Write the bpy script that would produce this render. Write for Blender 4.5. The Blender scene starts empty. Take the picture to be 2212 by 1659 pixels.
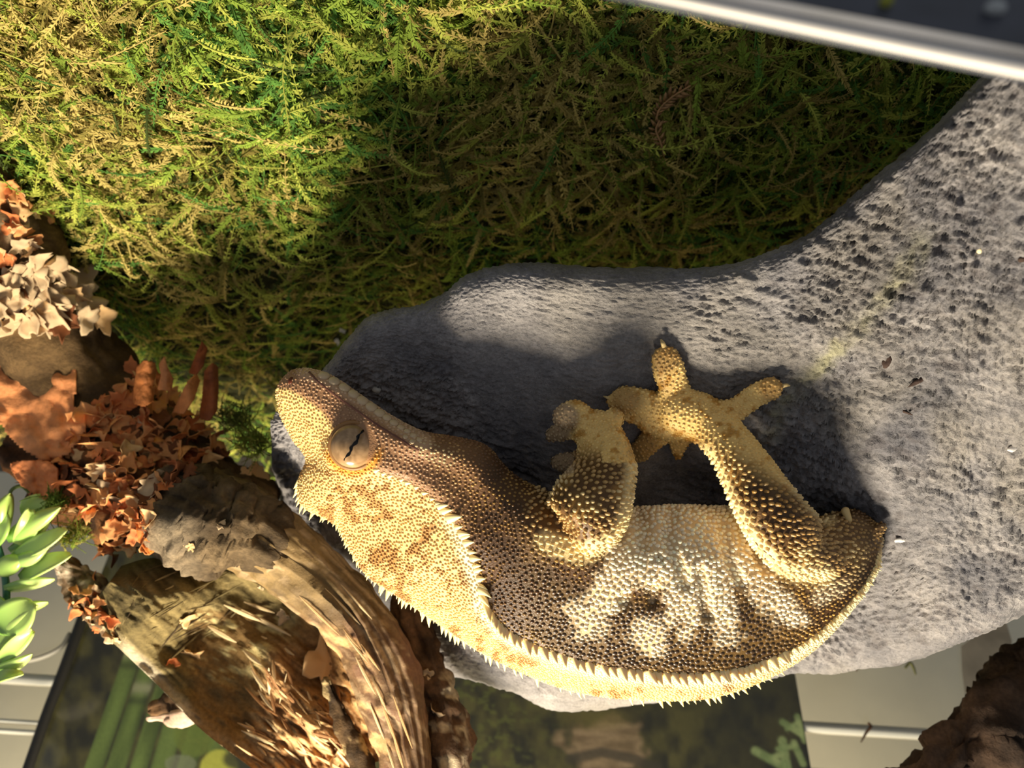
import bpy, math, random
import numpy as np
from mathutils import Matrix, Vector
from mathutils.bvhtree import BVHTree
from mathutils.kdtree import KDTree

rng = np.random.default_rng(7)
random.seed(7)
SC = bpy.context.scene
COL = SC.collection

# ------------------------------------------------------------------ camera, light, exposure
FPX, CX, CY = 1600.0, 1106.0, 829.5
PITCH, ROLL = math.radians(36.0), math.radians(3.5)
CAM = np.array([0.0, 0.0, 0.185])
_F = np.array([0, math.cos(PITCH), -math.sin(PITCH)])
_U0 = np.array([0, math.sin(PITCH), math.cos(PITCH)])
_X = np.array([1.0, 0, 0])
_R = -_X * math.cos(ROLL) - _U0 * math.sin(ROLL)      # the photograph is upside down
_U = -_U0 * math.cos(ROLL) + _X * math.sin(ROLL)
cd = bpy.data.cameras.new('camera')
cam = bpy.data.objects.new('camera', cd)
COL.objects.link(cam)
cam.matrix_world = Matrix(((_R[0], _U[0], -_F[0], CAM[0]), (_R[1], _U[1], -_F[1], CAM[1]), (_R[2], _U[2], -_F[2], CAM[2]), (0, 0, 0, 1)))
cd.sensor_width = 36.0
cd.lens = 36.0 * FPX / 2212.0
cd.clip_start = 0.005
cd.clip_end = 20
cd.dof.use_dof = True
cd.dof.focus_distance = 0.158
cd.dof.aperture_fstop = 20
SC.camera = cam

w = bpy.data.worlds.new('world'); SC.world = w; w.use_nodes = True
w.node_tree.nodes['Background'].inputs[0].default_value = (0.84, 0.9, 1.0, 1)
w.node_tree.nodes['Background'].inputs[1].default_value = 0.26

bl = bpy.data.lights.new('basking_lamp_offscreen', 'POINT'); bl.energy = 13.4; bl.color = (1.0, 0.90, 0.72); bl.shadow_soft_size = 0.05
bo = bpy.data.objects.new('basking_lamp_offscreen', bl); COL.objects.link(bo); bo.location = (0.05, 0.248, 0.42)

SC.view_settings.view_transform = 'Standard'
SC.view_settings.look = 'None'
SC.view_settings.exposure = 0.15
SC.view_settings.gamma = 1.0
SC.view_settings.use_curve_mapping = False

# ------------------------------------------------------------------ helpers
def P(x, y, d):
    x = np.asarray(x, float); y = np.asarray(y, float); d = np.asarray(d, float)
    a = ((x - CX) / FPX)[..., None]; b = ((CY - y) / FPX)[..., None]
    return CAM + d[..., None] * (_F + a * _R + b * _U)
def ray(x, y):
    return P(np.float64(x), np.float64(y), np.float64(1.0)) - CAM
def proj(v):
    q = np.asarray(v) - CAM
    d = q @ _F
    return CX + FPX * (q @ _R) / d, CY - FPX * (q @ _U) / d, d
def on_z(x, y, z):
    r = ray(x, y); return CAM + r * ((z - CAM[2]) / r[2])
def on_y(x, y, Y):
    r = ray(x, y); return CAM + r * ((Y - CAM[1]) / r[1])

def lin(r, g, b):
    c = np.array([r, g, b], float) / 255.0
    return np.where(c <= 0.04045, c / 12.92, ((c + 0.055) / 1.055) ** 2.4)
def mix(a, b, t):
    t = np.clip(np.asarray(t, float), 0, 1)[..., None]
    return a * (1 - t) + b * t
def sstep(a, b, x):
    t = np.clip((x - a) / (b - a), 0, 1); return t * t * (3 - 2 * t)

def _hash(i, j, k, s):
    n = (i.astype(np.int64) * 374761393 + j.astype(np.int64) * 668265263 + k.astype(np.int64) * 2147483647 + s * 974711) & 0x7fffffff
    n = ((n ^ (n >> 13)) * 1274126177) & 0x7fffffff
    n = ((n ^ (n >> 15)) * 668265263) & 0x7fffffff
    return ((n ^ (n >> 16)) & 0xffff) / 32767.5 - 1.0
def vn(p, s=0):
    p = np.asarray(p, float)
    f = np.floor(p); t = p - f; t = t * t * t * (t * (t * 6 - 15) + 10); f = f.astype(np.int64)
    out = 0
    for dx in (0, 1):
        for dy in (0, 1):
            for dz in (0, 1):
                wgt = (t[..., 0] if dx else 1 - t[..., 0]) * (t[..., 1] if dy else 1 - t[..., 1]) * (t[..., 2] if dz else 1 - t[..., 2])
                out = out + wgt * _hash(f[..., 0] + dx, f[..., 1] + dy, f[..., 2] + dz, s)
    return out
def fbm(p, o=4, s=0, g=0.5):
    a, r = 1.0, 0; q = np.asarray(p, float)
    for i in range(o):
        r = r + a * vn(q, s + i); a *= g; q = q * 2.03 + 11.7
    return r
def n2(x, y, sc, s=0, o=3):
    return fbm(np.stack([np.asarray(x) / sc, np.asarray(y) / sc, np.zeros_like(np.asarray(x, float)) + s * 3.3], -1), o, s)

def cr(pts, n=None, t=None):
    pts = np.asarray(pts, float); m = len(pts)
    if t is None: t = np.linspace(0, m - 1, n)
    i = np.clip(np.floor(t).astype(int), 0, m - 2); u = (t - i)
    ex = np.concatenate([[2 * pts[0] - pts[1]], pts, [2 * pts[-1] - pts[-2]]])
    u = u.reshape(-1, *([1] * (pts.ndim - 1)))
    p0, p1, p2, p3 = ex[i], ex[i + 1], ex[i + 2], ex[i + 3]
    return 0.5 * (2 * p1 + (p2 - p0) * u + (2 * p0 - 5 * p1 + 4 * p2 - p3) * u ** 2 + (3 * p1 - p0 - 3 * p2 + p3) * u ** 3)
def crc(pts, n):   # closed; pts (m, ...), along axis 0
    pts = np.asarray(pts, float); m = len(pts)
    t = np.arange(n) * m / n; i = np.floor(t).astype(int); u = (t - i).reshape(-1, *([1] * (pts.ndim - 1)))
    p0, p1, p2, p3 = pts[(i - 1) % m], pts[i % m], pts[(i + 1) % m], pts[(i + 2) % m]
    return 0.5 * (2 * p1 + (p2 - p0) * u + (2 * p0 - 5 * p1 + 4 * p2 - p3) * u ** 2 + (3 * p1 - p0 - 3 * p2 + p3) * u ** 3)

def mesh_np(name, V, F, col=None, smooth=True, attr=None):
    V = np.asarray(V, np.float32); me = bpy.data.meshes.new(name)
    if isinstance(F, np.ndarray) and F.ndim == 2:
        nv = F.shape[1]; me.vertices.add(len(V)); me.vertices.foreach_set('co', V.ravel())
        me.loops.add(F.size); me.loops.foreach_set('vertex_index', F.astype(np.int32).ravel())
        me.polygons.add(len(F)); me.polygons.foreach_set('loop_start', np.arange(len(F), dtype=np.int32) * nv)
        me.update(calc_edges=True)
    else:
        me.from_pydata(V.tolist(), [], [list(map(int, f)) for f in F]); me.update()
    me.validate()
    if smooth: me.polygons.foreach_set('use_smooth', np.ones(len(me.polygons), bool))
    if col is not None: set_col(me, col)
    return me
def set_col(me, col):
    c = np.ones((len(me.vertices), 4), np.float32); c[:, :3] = np.clip(col, 0, 1)
    a = me.color_attributes.new('Col', 'FLOAT_COLOR', 'POINT'); a.data.foreach_set('color', c.ravel())

def link(name, me, mat, parent=None, label=None, cat=None, group=None, kind=None):
    o = bpy.data.objects.new(name, me); COL.objects.link(o)
    if mat is not None and me is not None and not me.materials: me.materials.append(mat)
    if parent is not None: o.parent = parent; o.matrix_parent_inverse = parent.matrix_world.inverted()
    if label: o['label'] = label
    if cat: o['category'] = cat
    if group: o['group'] = group
    if kind: o['kind'] = kind
    return o
def thing(name, label, cat, loc, group=None):
    o = bpy.data.objects.new(name, None); COL.objects.link(o); o.location = loc
    o.empty_display_size = 0.01
    o['label'] = label; o['category'] = cat
    if group: o['group'] = group
    bpy.context.view_layer.update()
    return o

def M(name, color=None, rough=0.7, bump=None, spec=0.3, sub=0.0, noise=None, trans=None, hsv=None):
    """bump: list of (scale, strength, distance, kind); color None -> the Col attribute"""
    m = bpy.data.materials.new(name); m.use_nodes = True
    nt = m.node_tree; b = nt.nodes['Principled BSDF']
    b.inputs['Roughness'].default_value = rough
    b.inputs['Specular IOR Level'].default_value = spec
    if color is None:
        a = nt.nodes.new('ShaderNodeAttribute'); a.attribute_name = 'Col'; src = a.outputs['Color']
    else:
        a = nt.nodes.new('ShaderNodeRGB'); a.outputs[0].default_value = (*color, 1); src = a.outputs[0]
    tc = nt.nodes.new('ShaderNodeTexCoord')
    if noise:
        sc, lo, hi = noise
        nz = nt.nodes.new('ShaderNodeTexNoise'); nz.inputs['Scale'].default_value = sc; nz.inputs['Detail'].default_value = 5
        nt.links.new(tc.outputs['Object'], nz.inputs['Vector'])
        mr = nt.nodes.new('ShaderNodeMapRange'); mr.inputs[1].default_value = 0.3; mr.inputs[2].default_value = 0.7
        mr.inputs[3].default_value = lo; mr.inputs[4].default_value = hi
        nt.links.new(nz.outputs[0], mr.inputs[0])
        mx = nt.nodes.new('ShaderNodeVectorMath'); mx.operation = 'SCALE'
        nt.links.new(src, mx.inputs[0]); nt.links.new(mr.outputs[0], mx.inputs['Scale']); src = mx.outputs[0]
    nt.links.new(src, b.inputs['Base Color'])
    if sub:
        b.inputs['Subsurface Weight'].default_value = sub
        b.inputs['Subsurface Radius'].default_value = (1.0, 0.5, 0.2)
        b.inputs['Subsurface Scale'].default_value = 0.0012
    if trans: b.inputs['Transmission Weight'].default_value = trans
    prev = None
    for sc, st, dist, kind in (bump or []):
        if kind == 'vor':
            t = nt.nodes.new('ShaderNodeTexVoronoi'); t.inputs['Scale'].default_value = sc; out = t.outputs['Distance']
        else:
            t = nt.nodes.new('ShaderNodeTexNoise'); t.inputs['Scale'].default_value = sc; t.inputs['Detail'].default_value = 6
            t.inputs['Roughness'].default_value = 0.65; out = t.outputs[0]
        nt.links.new(tc.outputs['Object'], t.inputs['Vector'])
        bp = nt.nodes.new('ShaderNodeBump'); bp.inputs['Strength'].default_value = st; bp.inputs['Distance'].default_value = dist
        nt.links.new(out, bp.inputs['Height'])
        if prev: nt.links.new(prev, bp.inputs['Normal'])
        prev = bp.outputs[0]
    if prev: nt.links.new(prev, b.inputs['Normal'])
    return m

def grid_faces(n, m, closed=True, caps=True):
    i = np.arange(n - 1)[:, None]; j = np.arange(m if closed else m - 1)[None, :]
    j2 = (j + 1) % m
    F = np.stack([i * m + j, i * m + j2, (i + 1) * m + j2, (i + 1) * m + j], -1).reshape(-1, 4)
    return F
def loft(rings, caps=True):
    """rings (n, m, 3) -> V, F as quads; ends closed with a centre vertex (degenerate quads avoided by tri list)"""
    n, m, _ = rings.shape
    V = rings.reshape(-1, 3); F = [tuple(f) for f in grid_faces(n, m)]
    if caps:
        c0, c1 = len(V), len(V) + 1
        V = np.concatenate([V, [rings[0].mean(0)], [rings[-1].mean(0)]])
        F += [(c0, (j + 1) % m, j) for j in range(m)] + [(c1, (n - 1) * m + j, (n - 1) * m + (j + 1) % m) for j in range(m)]
    return V, F
def normals_grid(R):
    du = np.gradient(R, axis=0); dv = np.roll(R, -1, 1) - np.roll(R, 1, 1)
    n = np.cross(du, dv); return n / (np.linalg.norm(n, axis=-1, keepdims=True) + 1e-12)

def tube(path, n=24, m=16, flat=1.0, cap=4, flat_end=False):
    """path rows (x, y, depth, radius_px) in photo pixels; returns rings (n', m, 3)"""
    p = cr(np.asarray(path, float), n)
    if not flat_end:
        th = np.linspace(0, math.pi / 2, cap + 1)[1:]
        out0, out1 = [], []
        d0 = p[0] - p[1]; d0 = d0 / (np.hypot(d0[0], d0[1]) + 1e-9)
        d1 = p[-1] - p[-2]; d1 = d1 / (np.hypot(d1[0], d1[1]) + 1e-9)
        for a in th:
            r0, r1 = p[0, 3], p[-1, 3]
            q = p[0] + d0 * r0 * math.sin(a) * 0.9; q[3] = max(r0 * math.cos(a), r0 * 0.06); out0.append(q)
            q = p[-1] + d1 * r1 * math.sin(a) * 0.9; q[3] = max(r1 * math.cos(a), r1 * 0.06); out1.append(q)
        p = np.concatenate([out0[::-1], p, out1])
    tg = np.gradient(p[:, :2], axis=0); tg /= np.linalg.norm(tg, axis=1, keepdims=True) + 1e-9
    nx, ny = -tg[:, 1], tg[:, 0]
    a = np.arange(m) * 2 * math.pi / m
    c, s = np.cos(a)[None], np.sin(a)[None]
    r = p[:, 3:4]
    return P(p[:, 0:1] + nx[:, None] * r * c, p[:, 1:2] + ny[:, None] * r * c, p[:, 2:3] - flat * r * s * p[:, 2:3] / FPX)

def tree_of(me, mw=None):
    n = len(me.vertices); v = np.empty(n * 3, np.float32); me.vertices.foreach_get('co', v)
    return BVHTree.FromPolygons(v.reshape(-1, 3).tolist(), [tuple(p.vertices) for p in me.polygons])
def hit(x, y, trees):
    r = ray(x, y); r = Vector(r / np.linalg.norm(r)); best = None
    for t in trees:
        h = t.ray_cast(Vector(CAM), r)
        if h[0] is not None and (best is None or h[3] < best[3]): best = h
    return best

# ------------------------------------------------------------------ the setting
WALL_Y = 0.335
m_wall = M('cream_wall', lin(236, 220, 190), 0.6, [(60, 0.15, 0.001, 'n')], noise=(14, 0.9, 1.06))
m_white = M('white_plastic', lin(226, 218, 208), 0.45)
m_soil = M('dark_soil', lin(44, 34, 22), 0.95, [(900, 0.8, 0.001, 'n')], noise=(300, 0.5, 1.3))
def box(name, lo, hi, mat, **kw):
    lo = np.array(lo); hi = np.array(hi)
    V = np.array([[(hi if i & 1 else lo)[0], (hi if i & 2 else lo)[1], (hi if i & 4 else lo)[2]] for i in range(8)])
    F = np.array([(0, 2, 3, 1), (4, 5, 7, 6), (0, 1, 5, 4), (2, 6, 7, 3), (0, 4, 6, 2), (1, 3, 7, 5)])
    return link(name, mesh_np(name, V, F, smooth=False), mat, **kw)
box('floor', (-0.42, 0.035, -0.012), (0.42, WALL_Y + 0.03, 0.0), m_soil, kind='structure', label='dark soil floor of the terrarium under the moss')
wall_back = box('wall_back', (-0.8, WALL_Y + 0.135, -0.35), (0.8, WALL_Y + 0.15, 0.62), m_wall, kind='structure', label='cream wall behind the back glass')
# ------------------------------------------------------------------ the grey rock ledge
ROCK = np.array([  # x, upper edge y, lower edge y
 [585, 905, 1010], [610, 880, 1100], [650, 845, 1210], [700, 795, 1300], [740, 745, 1355], [790, 690, 1410], [850, 664, 1440], [900, 655, 1455],
 [960, 628, 1463], [1020, 590, 1474], [1100, 572, 1500], [1200, 573, 1535], [1350, 580, 1525], [1500, 575, 1500], [1600, 560, 1475],
 [1700, 527, 1452], [1780, 477, 1447], [1850, 415, 1441], [1950, 332, 1428], [2050, 232, 1400], [2120, 160, 1370], [2212, 70, 1320], [2340, 0, 1250], [2480, -40, 1190]], float)
def rockD(x, y):
    x = np.asarray(x, float); y = np.asarray(y, float)
    d = np.interp(y, [-100, 200, 580, 720, 880, 1000, 1100, 1300, 1500, 1700], [.125, .135, .150, .1555, .1635, .171, .179, .192, .207, .222])
    r = np.clip((x - 1450) / 760, 0, 2)
    d = d * (1 - 0.17 * r ** 1.3 * np.interp(y, [0, 900, 1450], [1.0, 0.75, 0.45]))
    st_ = sstep(1820, 2080, x); d = d - st_ * .6 * np.clip(np.interp(y, [1000, 1100, 1300, 1500, 1700], [0, .008, .021, .036, .051]), 0, 1) * .8
    l = np.clip((1050 - x) / 400, 0, 2)
    d = d + (0.004 + 0.028 * sstep(900, 1100, y)) * l ** 1.7 + .0055 * sstep(1020, 900, x)
    d = d + 0.0030 * np.exp(-(((x - 1120) / 130) ** 2 + ((y - 860) / 130) ** 2))          # hollow beside the neck
    d = d + 0.006 * np.exp(-(((x - 1470) / 120) ** 2 + ((y - 1050) / 70) ** 2))           # dark gap under the belly
    d = d + .0085 * np.exp(-(((x - 1805) / 110) ** 2 + ((y - 1190) / 110) ** 2)) + .004 * np.exp(-(((x - 830) / 130) ** 2 + ((y - 950) / 90) ** 2))
    d = d + 0.006 * np.exp(-(((x - 1330) / 380) ** 2 + ((y - 1240) / 130) ** 2)) + .014 * sstep(1000, 850, x) * sstep(1150, 1350, y)
    return d
def build_rock():
    n, m1, m2 = 430, 330, 70
    ex = cr(ROCK, n)
    t = 0.5 - 0.5 * np.cos(np.linspace(0, math.pi, m1)); t = 0.5 * t + 0.5 * np.linspace(0, 1, m1)
    X = ex[:, 0:1] + 0 * t[None]; Y = ex[:, 1:2] + (ex[:, 2:3] - ex[:, 1:2]) * t[None]
    D = rockD(X, Y); pix = D / FPX
    ed = np.minimum(Y - ex[:, 1:2], (ex[:, 2:3] - Y)); H = (ex[:, 2:3] - ex[:, 1:2])
    rr = np.minimum(60.0, 0.45 * H); q = np.clip(rr - ed, 0, None)
    D = D + (rr - np.sqrt(np.clip(rr ** 2 - q ** 2, 0, None))) * pix * 1.1
    el = np.clip(140 - (ex[:, 0:1] - 585), 0, 140); D = D + (140 - np.sqrt(140 ** 2 - np.minimum(el, 139) ** 2)) * pix * 0.8
    front = P(X, Y, D)
    u = np.linspace(0, 1, m2 + 2)[1:-1]
    Yb = ex[:, 2:3] + (ex[:, 1:2] - ex[:, 2:3]) * (0.5 - 0.5 * np.cos(u * math.pi))[None]
    Db = D[:, -1:] + (D[:, :1] - D[:, -1:]) * u[None] + (0.034 + .020 * sstep(1000, 1300, ex[:, 0:1])) * np.sin(u * math.pi)[None] ** 0.6
    back = P(ex[:, 0:1] + 0 * u[None], Yb, Db)
    R = np.concatenate([front, back], 1)
    N = normals_grid(R); c = R.mean((0, 1))
    if (N[n // 2, m1 // 2] @ _F) > 0: N = -N
    PX, PY, _ = proj(R)
    # relief: broad lumps, pumice-like pits, streaky ridges
    big = fbm(R / 0.022, 3, 5)
    Q = np.stack([PX / 46 + PY / 70, PY / 26 - PX / 90, 0 * PX], -1)
    pits = vn(Q * 1.0, 21); pits2 = vn(Q * 2.3, 22); pits3 = vn(Q * 4.6, 23)
    rough_w = sstep(-0.25, 0.35, n2(PX, PY, 330, 4, 2)) * 0.65 + 0.35
    rough_w = np.maximum(rough_w, .9 * sstep(1250, 1600, PX) * sstep(900, 640, PY) * (.35 + .65 * sstep(-.4, .4, n2(PX, PY, 150, 14, 2))))
    rough_w = rough_w * (1 - 0.75 * np.exp(-(((PX - 1120) / 170) ** 2 + ((PY - 830) / 170) ** 2)))
    eU = PY - np.interp(PX, ROCK[:, 0], ROCK[:, 1]); rough_w = rough_w * (0.12 + .88 * sstep(15, 95, eU + 25 * vn(R / .012, 3)))
    eL = np.interp(PX, ROCK[:, 0], ROCK[:, 2]) - PY; rough_w = rough_w * (.15 + .85 * sstep(5, 60, eL)); sm_ = sstep(0, 50, eL)
    knob = sstep(10, 60, eU) * np.clip(vn(Q * 1.5, 31) - 0.25, 0, 1) * sstep(1300, 1700, PX) * sstep(860, 560, PY)
    disp = 0.0011 * big + (1.25 * rough_w) * (-0.0006 * np.clip(pits - 0.1, 0, 1) - 0.0006 * np.clip(pits2, 0, 1) - 0.0010 * np.abs(pits3) + 0.0008 * np.abs(vn(Q * np.array([1.2, 3.4, 1]), 27))) + 0.0020 * knob
    wv = np.abs(vn(np.stack([PX / 15 + PY / 40, PY / 8 - PX / 30, 0 * PX], -1), 43)); disp = disp + 0.00022 * vn(Q * 9, 41) - .0010 * sm_ * wv * sstep(1000, 1150, PY) * sstep(1500, 1750, PX)
    R = R + N * disp[..., None]
    g = fbm(R / 0.012, 4, 9) * 0.5 + 0.5
    f = vn(R / 0.0016, 12)
    col = mix(lin(104, 101, 103), lin(164, 157, 152), g + 0.0 * f) * (1 + 0.14 * f[..., None])
    # yellow-green stain running down the face
    sx = np.interp(PY, [480, 600, 700, 760, 880, 960], [2000, 1945, 1860, 1800, 1690, 1660])
    st = np.exp(-((PX - sx + 14 * vn(np.stack([PX / 20, PY / 20, 0 * PX], -1), 3)) / 26) ** 2) * sstep(470, 540, PY) * sstep(1000, 860, PY)
    col = mix(col, lin(178, 172, 118), 0.6 * st * (0.4 + 0.6 * sstep(-0.2, 0.4, vn(R / 0.003, 6))))
    col = mix(col, lin(134, 126, 114), 0.5 * sstep(-0.1, 0.6, n2(PX, PY, 260, 8, 3)))
    col = mix(col, lin(70, 60, 58), 0.35 * sstep(0.62, 0.78, vn(np.stack([PX / 44 + PY / 40, PY / 15 - PX / 40, 0 * PX], -1), 77) + .25 * vn(R / .02, 5)) * sstep(1500, 1750, PX))
    V, F = loft(R)
    cc = np.concatenate([col.reshape(-1, 3), col[0].mean(0, keepdims=True), col[-1].mean(0, keepdims=True)])
    return mesh_np('rock_ledge', V, F, cc)
m_rock = M('grey_stone', None, 0.72, [(420, 0.9, 0.0012, 'n'), (1500, 0.8, 0.0005, 'n')], spec=0.35, noise=(1500, 0.8, 1.2))
rock_me = build_rock()
rock = link('rock_ledge', rock_me, m_rock, label='large pitted grey rock ledge under the gecko, beside the moss', cat='rock')
rock_tree = tree_of(rock_me)

# ------------------------------------------------------------------ moss bed
def moss_z(X, Y):
    p = np.stack([X / 0.05, Y / 0.05, 0 * X], -1)
    z = 0.010 + 0.006 * fbm(p, 3, 61)
    z = z - 0.007 * sstep(0.03, -0.03, X)
    z = z + 0.012 * sstep(0.02, 0.14, X) * sstep(0.33, 0.2, Y)                   # the mound rises beside the log
    return z
VARIANTS = []
def build_moss():
    gx, gy = np.meshgrid(np.linspace(-0.2, 0.3, 150), np.linspace(0.052, 0.325, 90), indexing='ij')
    z = moss_z(gx, gy) - 0.003 + 0.0012 * vn(np.stack([gx, gy, 0 * gx], -1) / 0.004, 3)
    V = np.stack([gx, gy, np.maximum(z, 0.001)], -1).reshape(-1, 3)
    F = grid_faces(150, 90, closed=False)
    base = mesh_np('moss_bed', V, F, np.tile(lin(50, 50, 20), (len(V), 1)) * (1 + 0.3 * vn(V / 0.006, 5)[:, None]))
    # feathery strands
    verts, faces, cols = [], [], []
    variants = []
    for k in range(14):
        nl = random.randint(16, 30); L = random.uniform(0.010, 0.026)
        t = np.linspace(0, 1, nl); bend = random.uniform(-1.1, 1.1); lift = random.uniform(0.1, 0.9)
        ang = bend * t; st = np.stack([np.cumsum(np.cos(ang)), np.cumsum(np.sin(ang)), np.zeros(nl)], -1) * (L / nl)
        st[:, 2] = L * lift * 0.35 * np.sin(t * math.pi * random.uniform(0.7, 1.5))
        vv, ff = [], []
        # stem: 3-sided
        wst = random.uniform(0.00012, 0.00026)
        for i in range(nl):
            for a in range(3):
                th = a * 2.094; vv.append(st[i] + np.array([-math.sin(ang[i]) * math.cos(th), math.cos(ang[i]) * math.cos(th), math.sin(th)]) * wst)
        for i in range(nl - 1):
            for a in range(3): ff.append((3 * i + a, 3 * i + (a + 1) % 3, 3 * i + 3 + (a + 1) % 3, 3 * i + 3 + a))
        bare = random.random() < 0.14
        ll0 = random.uniform(0.0007, 0.0013)
        for i in range(1, nl):
            if bare and random.random() < 0.85: continue
            for sgn in (-1, 1):
                ll = ll0 * (0.5 + 0.8 * math.sin(math.pi * min(1, t[i] * 0.85 + 0.15))) * random.uniform(0.7, 1.2)
                a = ang[i] + sgn * random.uniform(0.45, 0.95); d = np.array([math.cos(a), math.sin(a), random.uniform(-0.2, 0.6)])
                sd = np.array([-d[1], d[0], random.uniform(-.5, .5)]) * ll * random.uniform(0.12, 0.22)
                b = len(vv); p0 = st[i]
                vv += [p0, p0 + d * ll * 0.5 + sd, p0 + d * ll + np.array([0, 0, -0.25 * ll]), p0 + d * ll * 0.5 - sd]
                ff.append((b, b + 1, b + 2, b + 3))
        variants.append((np.array(vv), np.array(ff)))
    VARIANTS.extend(variants)
    pal = [(lin(188, 192, 84), .34), (lin(146, 168, 64), .26), (lin(98, 140, 60), .14), (lin(206, 184, 104), .12), (lin(150, 136, 66), .09), (lin(76, 88, 40), .05)]
    pc = np.array([p[0] for p in pal]); pw = np.array([p[1] for p in pal]); pw /= pw.sum()
    off = 0; count = 0
    while count < 10500:
        px, py = random.uniform(-160, 2350), random.uniform(-220, 1010)
        q = on_z(px, py, 0.014)
        if q[1] < 0.054 or q[1] > 0.31: continue
        if py > 700 and px > 760: continue
        count += 1
        vv, ff = random.choice(variants)
        th = random.uniform(0, 2 * math.pi); sc = random.uniform(0.7, 1.35)
        c, s = math.cos(th), math.sin(th); tx = random.uniform(-0.35, 0.35); ty = random.uniform(-0.3, 0.5)
        Rz = np.array([[c, -s, 0], [s, c, 0], [0, 0, 1]]); Ry = np.array([[math.cos(ty), 0, -math.sin(ty)], [0, 1, 0], [math.sin(ty), 0, math.cos(ty)]])
        Rx = np.array([[1, 0, 0], [0, math.cos(tx), -math.sin(tx)], [0, math.sin(tx), math.cos(tx)]])
        z0 = float(moss_z(np.array(q[0]), np.array(q[1])))
        W = (vv * sc) @ (Rz @ Ry @ Rx).T
        zz = moss_z(q[0] + W[:, 0], q[1] + W[:, 1])
        W[:, 2] = np.maximum(W[:, 2] * 0.8 + zz + random.uniform(-0.003, 0.0035), zz - 0.004)
        W[:, 0] += q[0]; W[:, 1] += q[1]
        W[:, 1] = np.maximum(W[:, 1], 0.046)
        patch = float(n2(np.array(q[0]), np.array(q[1]), 0.035, 17, 2))
        wgt = pw * np.exp(np.array([0.2, 0.9, 1.6, -1.2, -0.6, 0.4]) * patch * 1.6); wgt /= wgt.sum()
        cc = pc[np.searchsorted(np.cumsum(wgt), random.random() * 0.9999)] * random.uniform(0.7, 1.25)
        verts.append(W); faces.append(ff + off); off += len(W)
        cols.append(np.tile(cc, (len(W), 1)) * (0.85 + 0.3 * np.random.default_rng(count).random((len(W), 1))))
    me = mesh_np('moss', np.concatenate(verts), np.concatenate(faces), np.concatenate(cols), smooth=False)
    return base, me
m_moss = M('moss_green', None, 0.8, spec=0.15)
# leaves let a little light through
_nt = m_moss.node_tree; _b = _nt.nodes['Principled BSDF']; _tr = _nt.nodes.new('ShaderNodeBsdfTranslucent'); _ms = _nt.nodes.new('ShaderNodeMixShader')
_at = [n for n in _nt.nodes if n.type == 'ATTRIBUTE'][0]
_nt.links.new(_at.outputs['Color'], _tr.inputs[0]); _ms.inputs[0].default_value = 0.25
_nt.links.new(_b.outputs[0], _ms.inputs[1]); _nt.links.new(_tr.outputs[0], _ms.inputs[2]); _nt.links.new(_ms.outputs[0], _nt.nodes['Material Output'].inputs[0])
_base, _moss = build_moss()
moss = thing('moss_mat', 'thick mat of stringy green and golden sheet moss covering the floor', 'moss', (0, 0.18, 0.0))
moss['kind'] = 'stuff'
mb = link('moss_bed', _base, M('moss_bed_brown', None, 0.95, [(900, 0.8, 0.001, 'n')]), moss)
ms = link('moss_strands', _moss, m_moss, moss, kind='stuff')
moss_tree = tree_of(_base)
# ------------------------------------------------------------------ the gecko
# stations: ventral edge px, near crest px, far crest px, depth at the ventral edge, belly bulge, crest forward, body width (m)
ST = [
 [(640, 797), (603, 838), (599, 862), 0.1590, 0.0030, 0.0020, 0.0045],
 [(672, 796), (626, 842), (603, 890), 0.1585, 0.0045, 0.0035, 0.0080],
 [(722, 814), (664, 864), (614, 915), 0.1580, 0.0055, 0.0045, 0.0110],
 [(790, 860), (706, 900), (636, 955), 0.1580, 0.0065, 0.0055, 0.0145],
 [(850, 900), (742, 958), (662, 992), 0.1580, 0.0080, 0.0065, 0.0180],
 [(915, 932), (808, 1014), (644, 1040), 0.1580, 0.0095, 0.0080, 0.0215],
 [(985, 944), (878, 1042), (652, 1092), 0.1590, 0.0100, 0.0090, 0.0225],
 [(1050, 962), (938, 1082), (722, 1132), 0.1590, 0.0100, 0.0092, 0.0220],
 [(1090, 1007), (986, 1138), (752, 1182), 0.1590, 0.0100, 0.0090, 0.0215],
 [(1130, 1038), (1016, 1192), (792, 1242), 0.1590, 0.0105, 0.0088, 0.0220],
 [(1180, 1062), (1036, 1252), (872, 1294), 0.1595, 0.0115, 0.0082, 0.0230],
 [(1235, 1082), (1054, 1312), (960, 1352), 0.1605, 0.0125, 0.0085, 0.0240],
 [(1300, 1092), (1110, 1372), (1065, 1418), 0.1620, 0.0135, 0.0095, 0.0240],
 [(1380, 1097), (1250, 1428), (1230, 1486), 0.1645, 0.0145, 0.0098, 0.0240],
 [(1450, 1093), (1400, 1453), (1392, 1506), 0.1655, 0.0145, 0.0092, 0.0230],
 [(1530, 1095), (1530, 1455), (1530, 1502), 0.1660, 0.0135, 0.0082, 0.0220],
 [(1600, 1102), (1630, 1437), (1650, 1463), 0.1660, 0.0115, 0.0065, 0.0215],
 [(1690, 1130), (1742, 1386), (1760, 1397), 0.1660, 0.0095, 0.0050, 0.0200],
 [(1760, 1122), (1832, 1306), (1842, 1310), 0.1670, 0.0075, 0.0036, 0.0170],
 [(1800, 1108), (1884, 1236), (1892, 1237), 0.1690, 0.0055, 0.0025, 0.0130],
 [(1828, 1106), (1902, 1176), (1904, 1176), 0.1705, 0.0035, 0.0008, 0.0080]]
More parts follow.
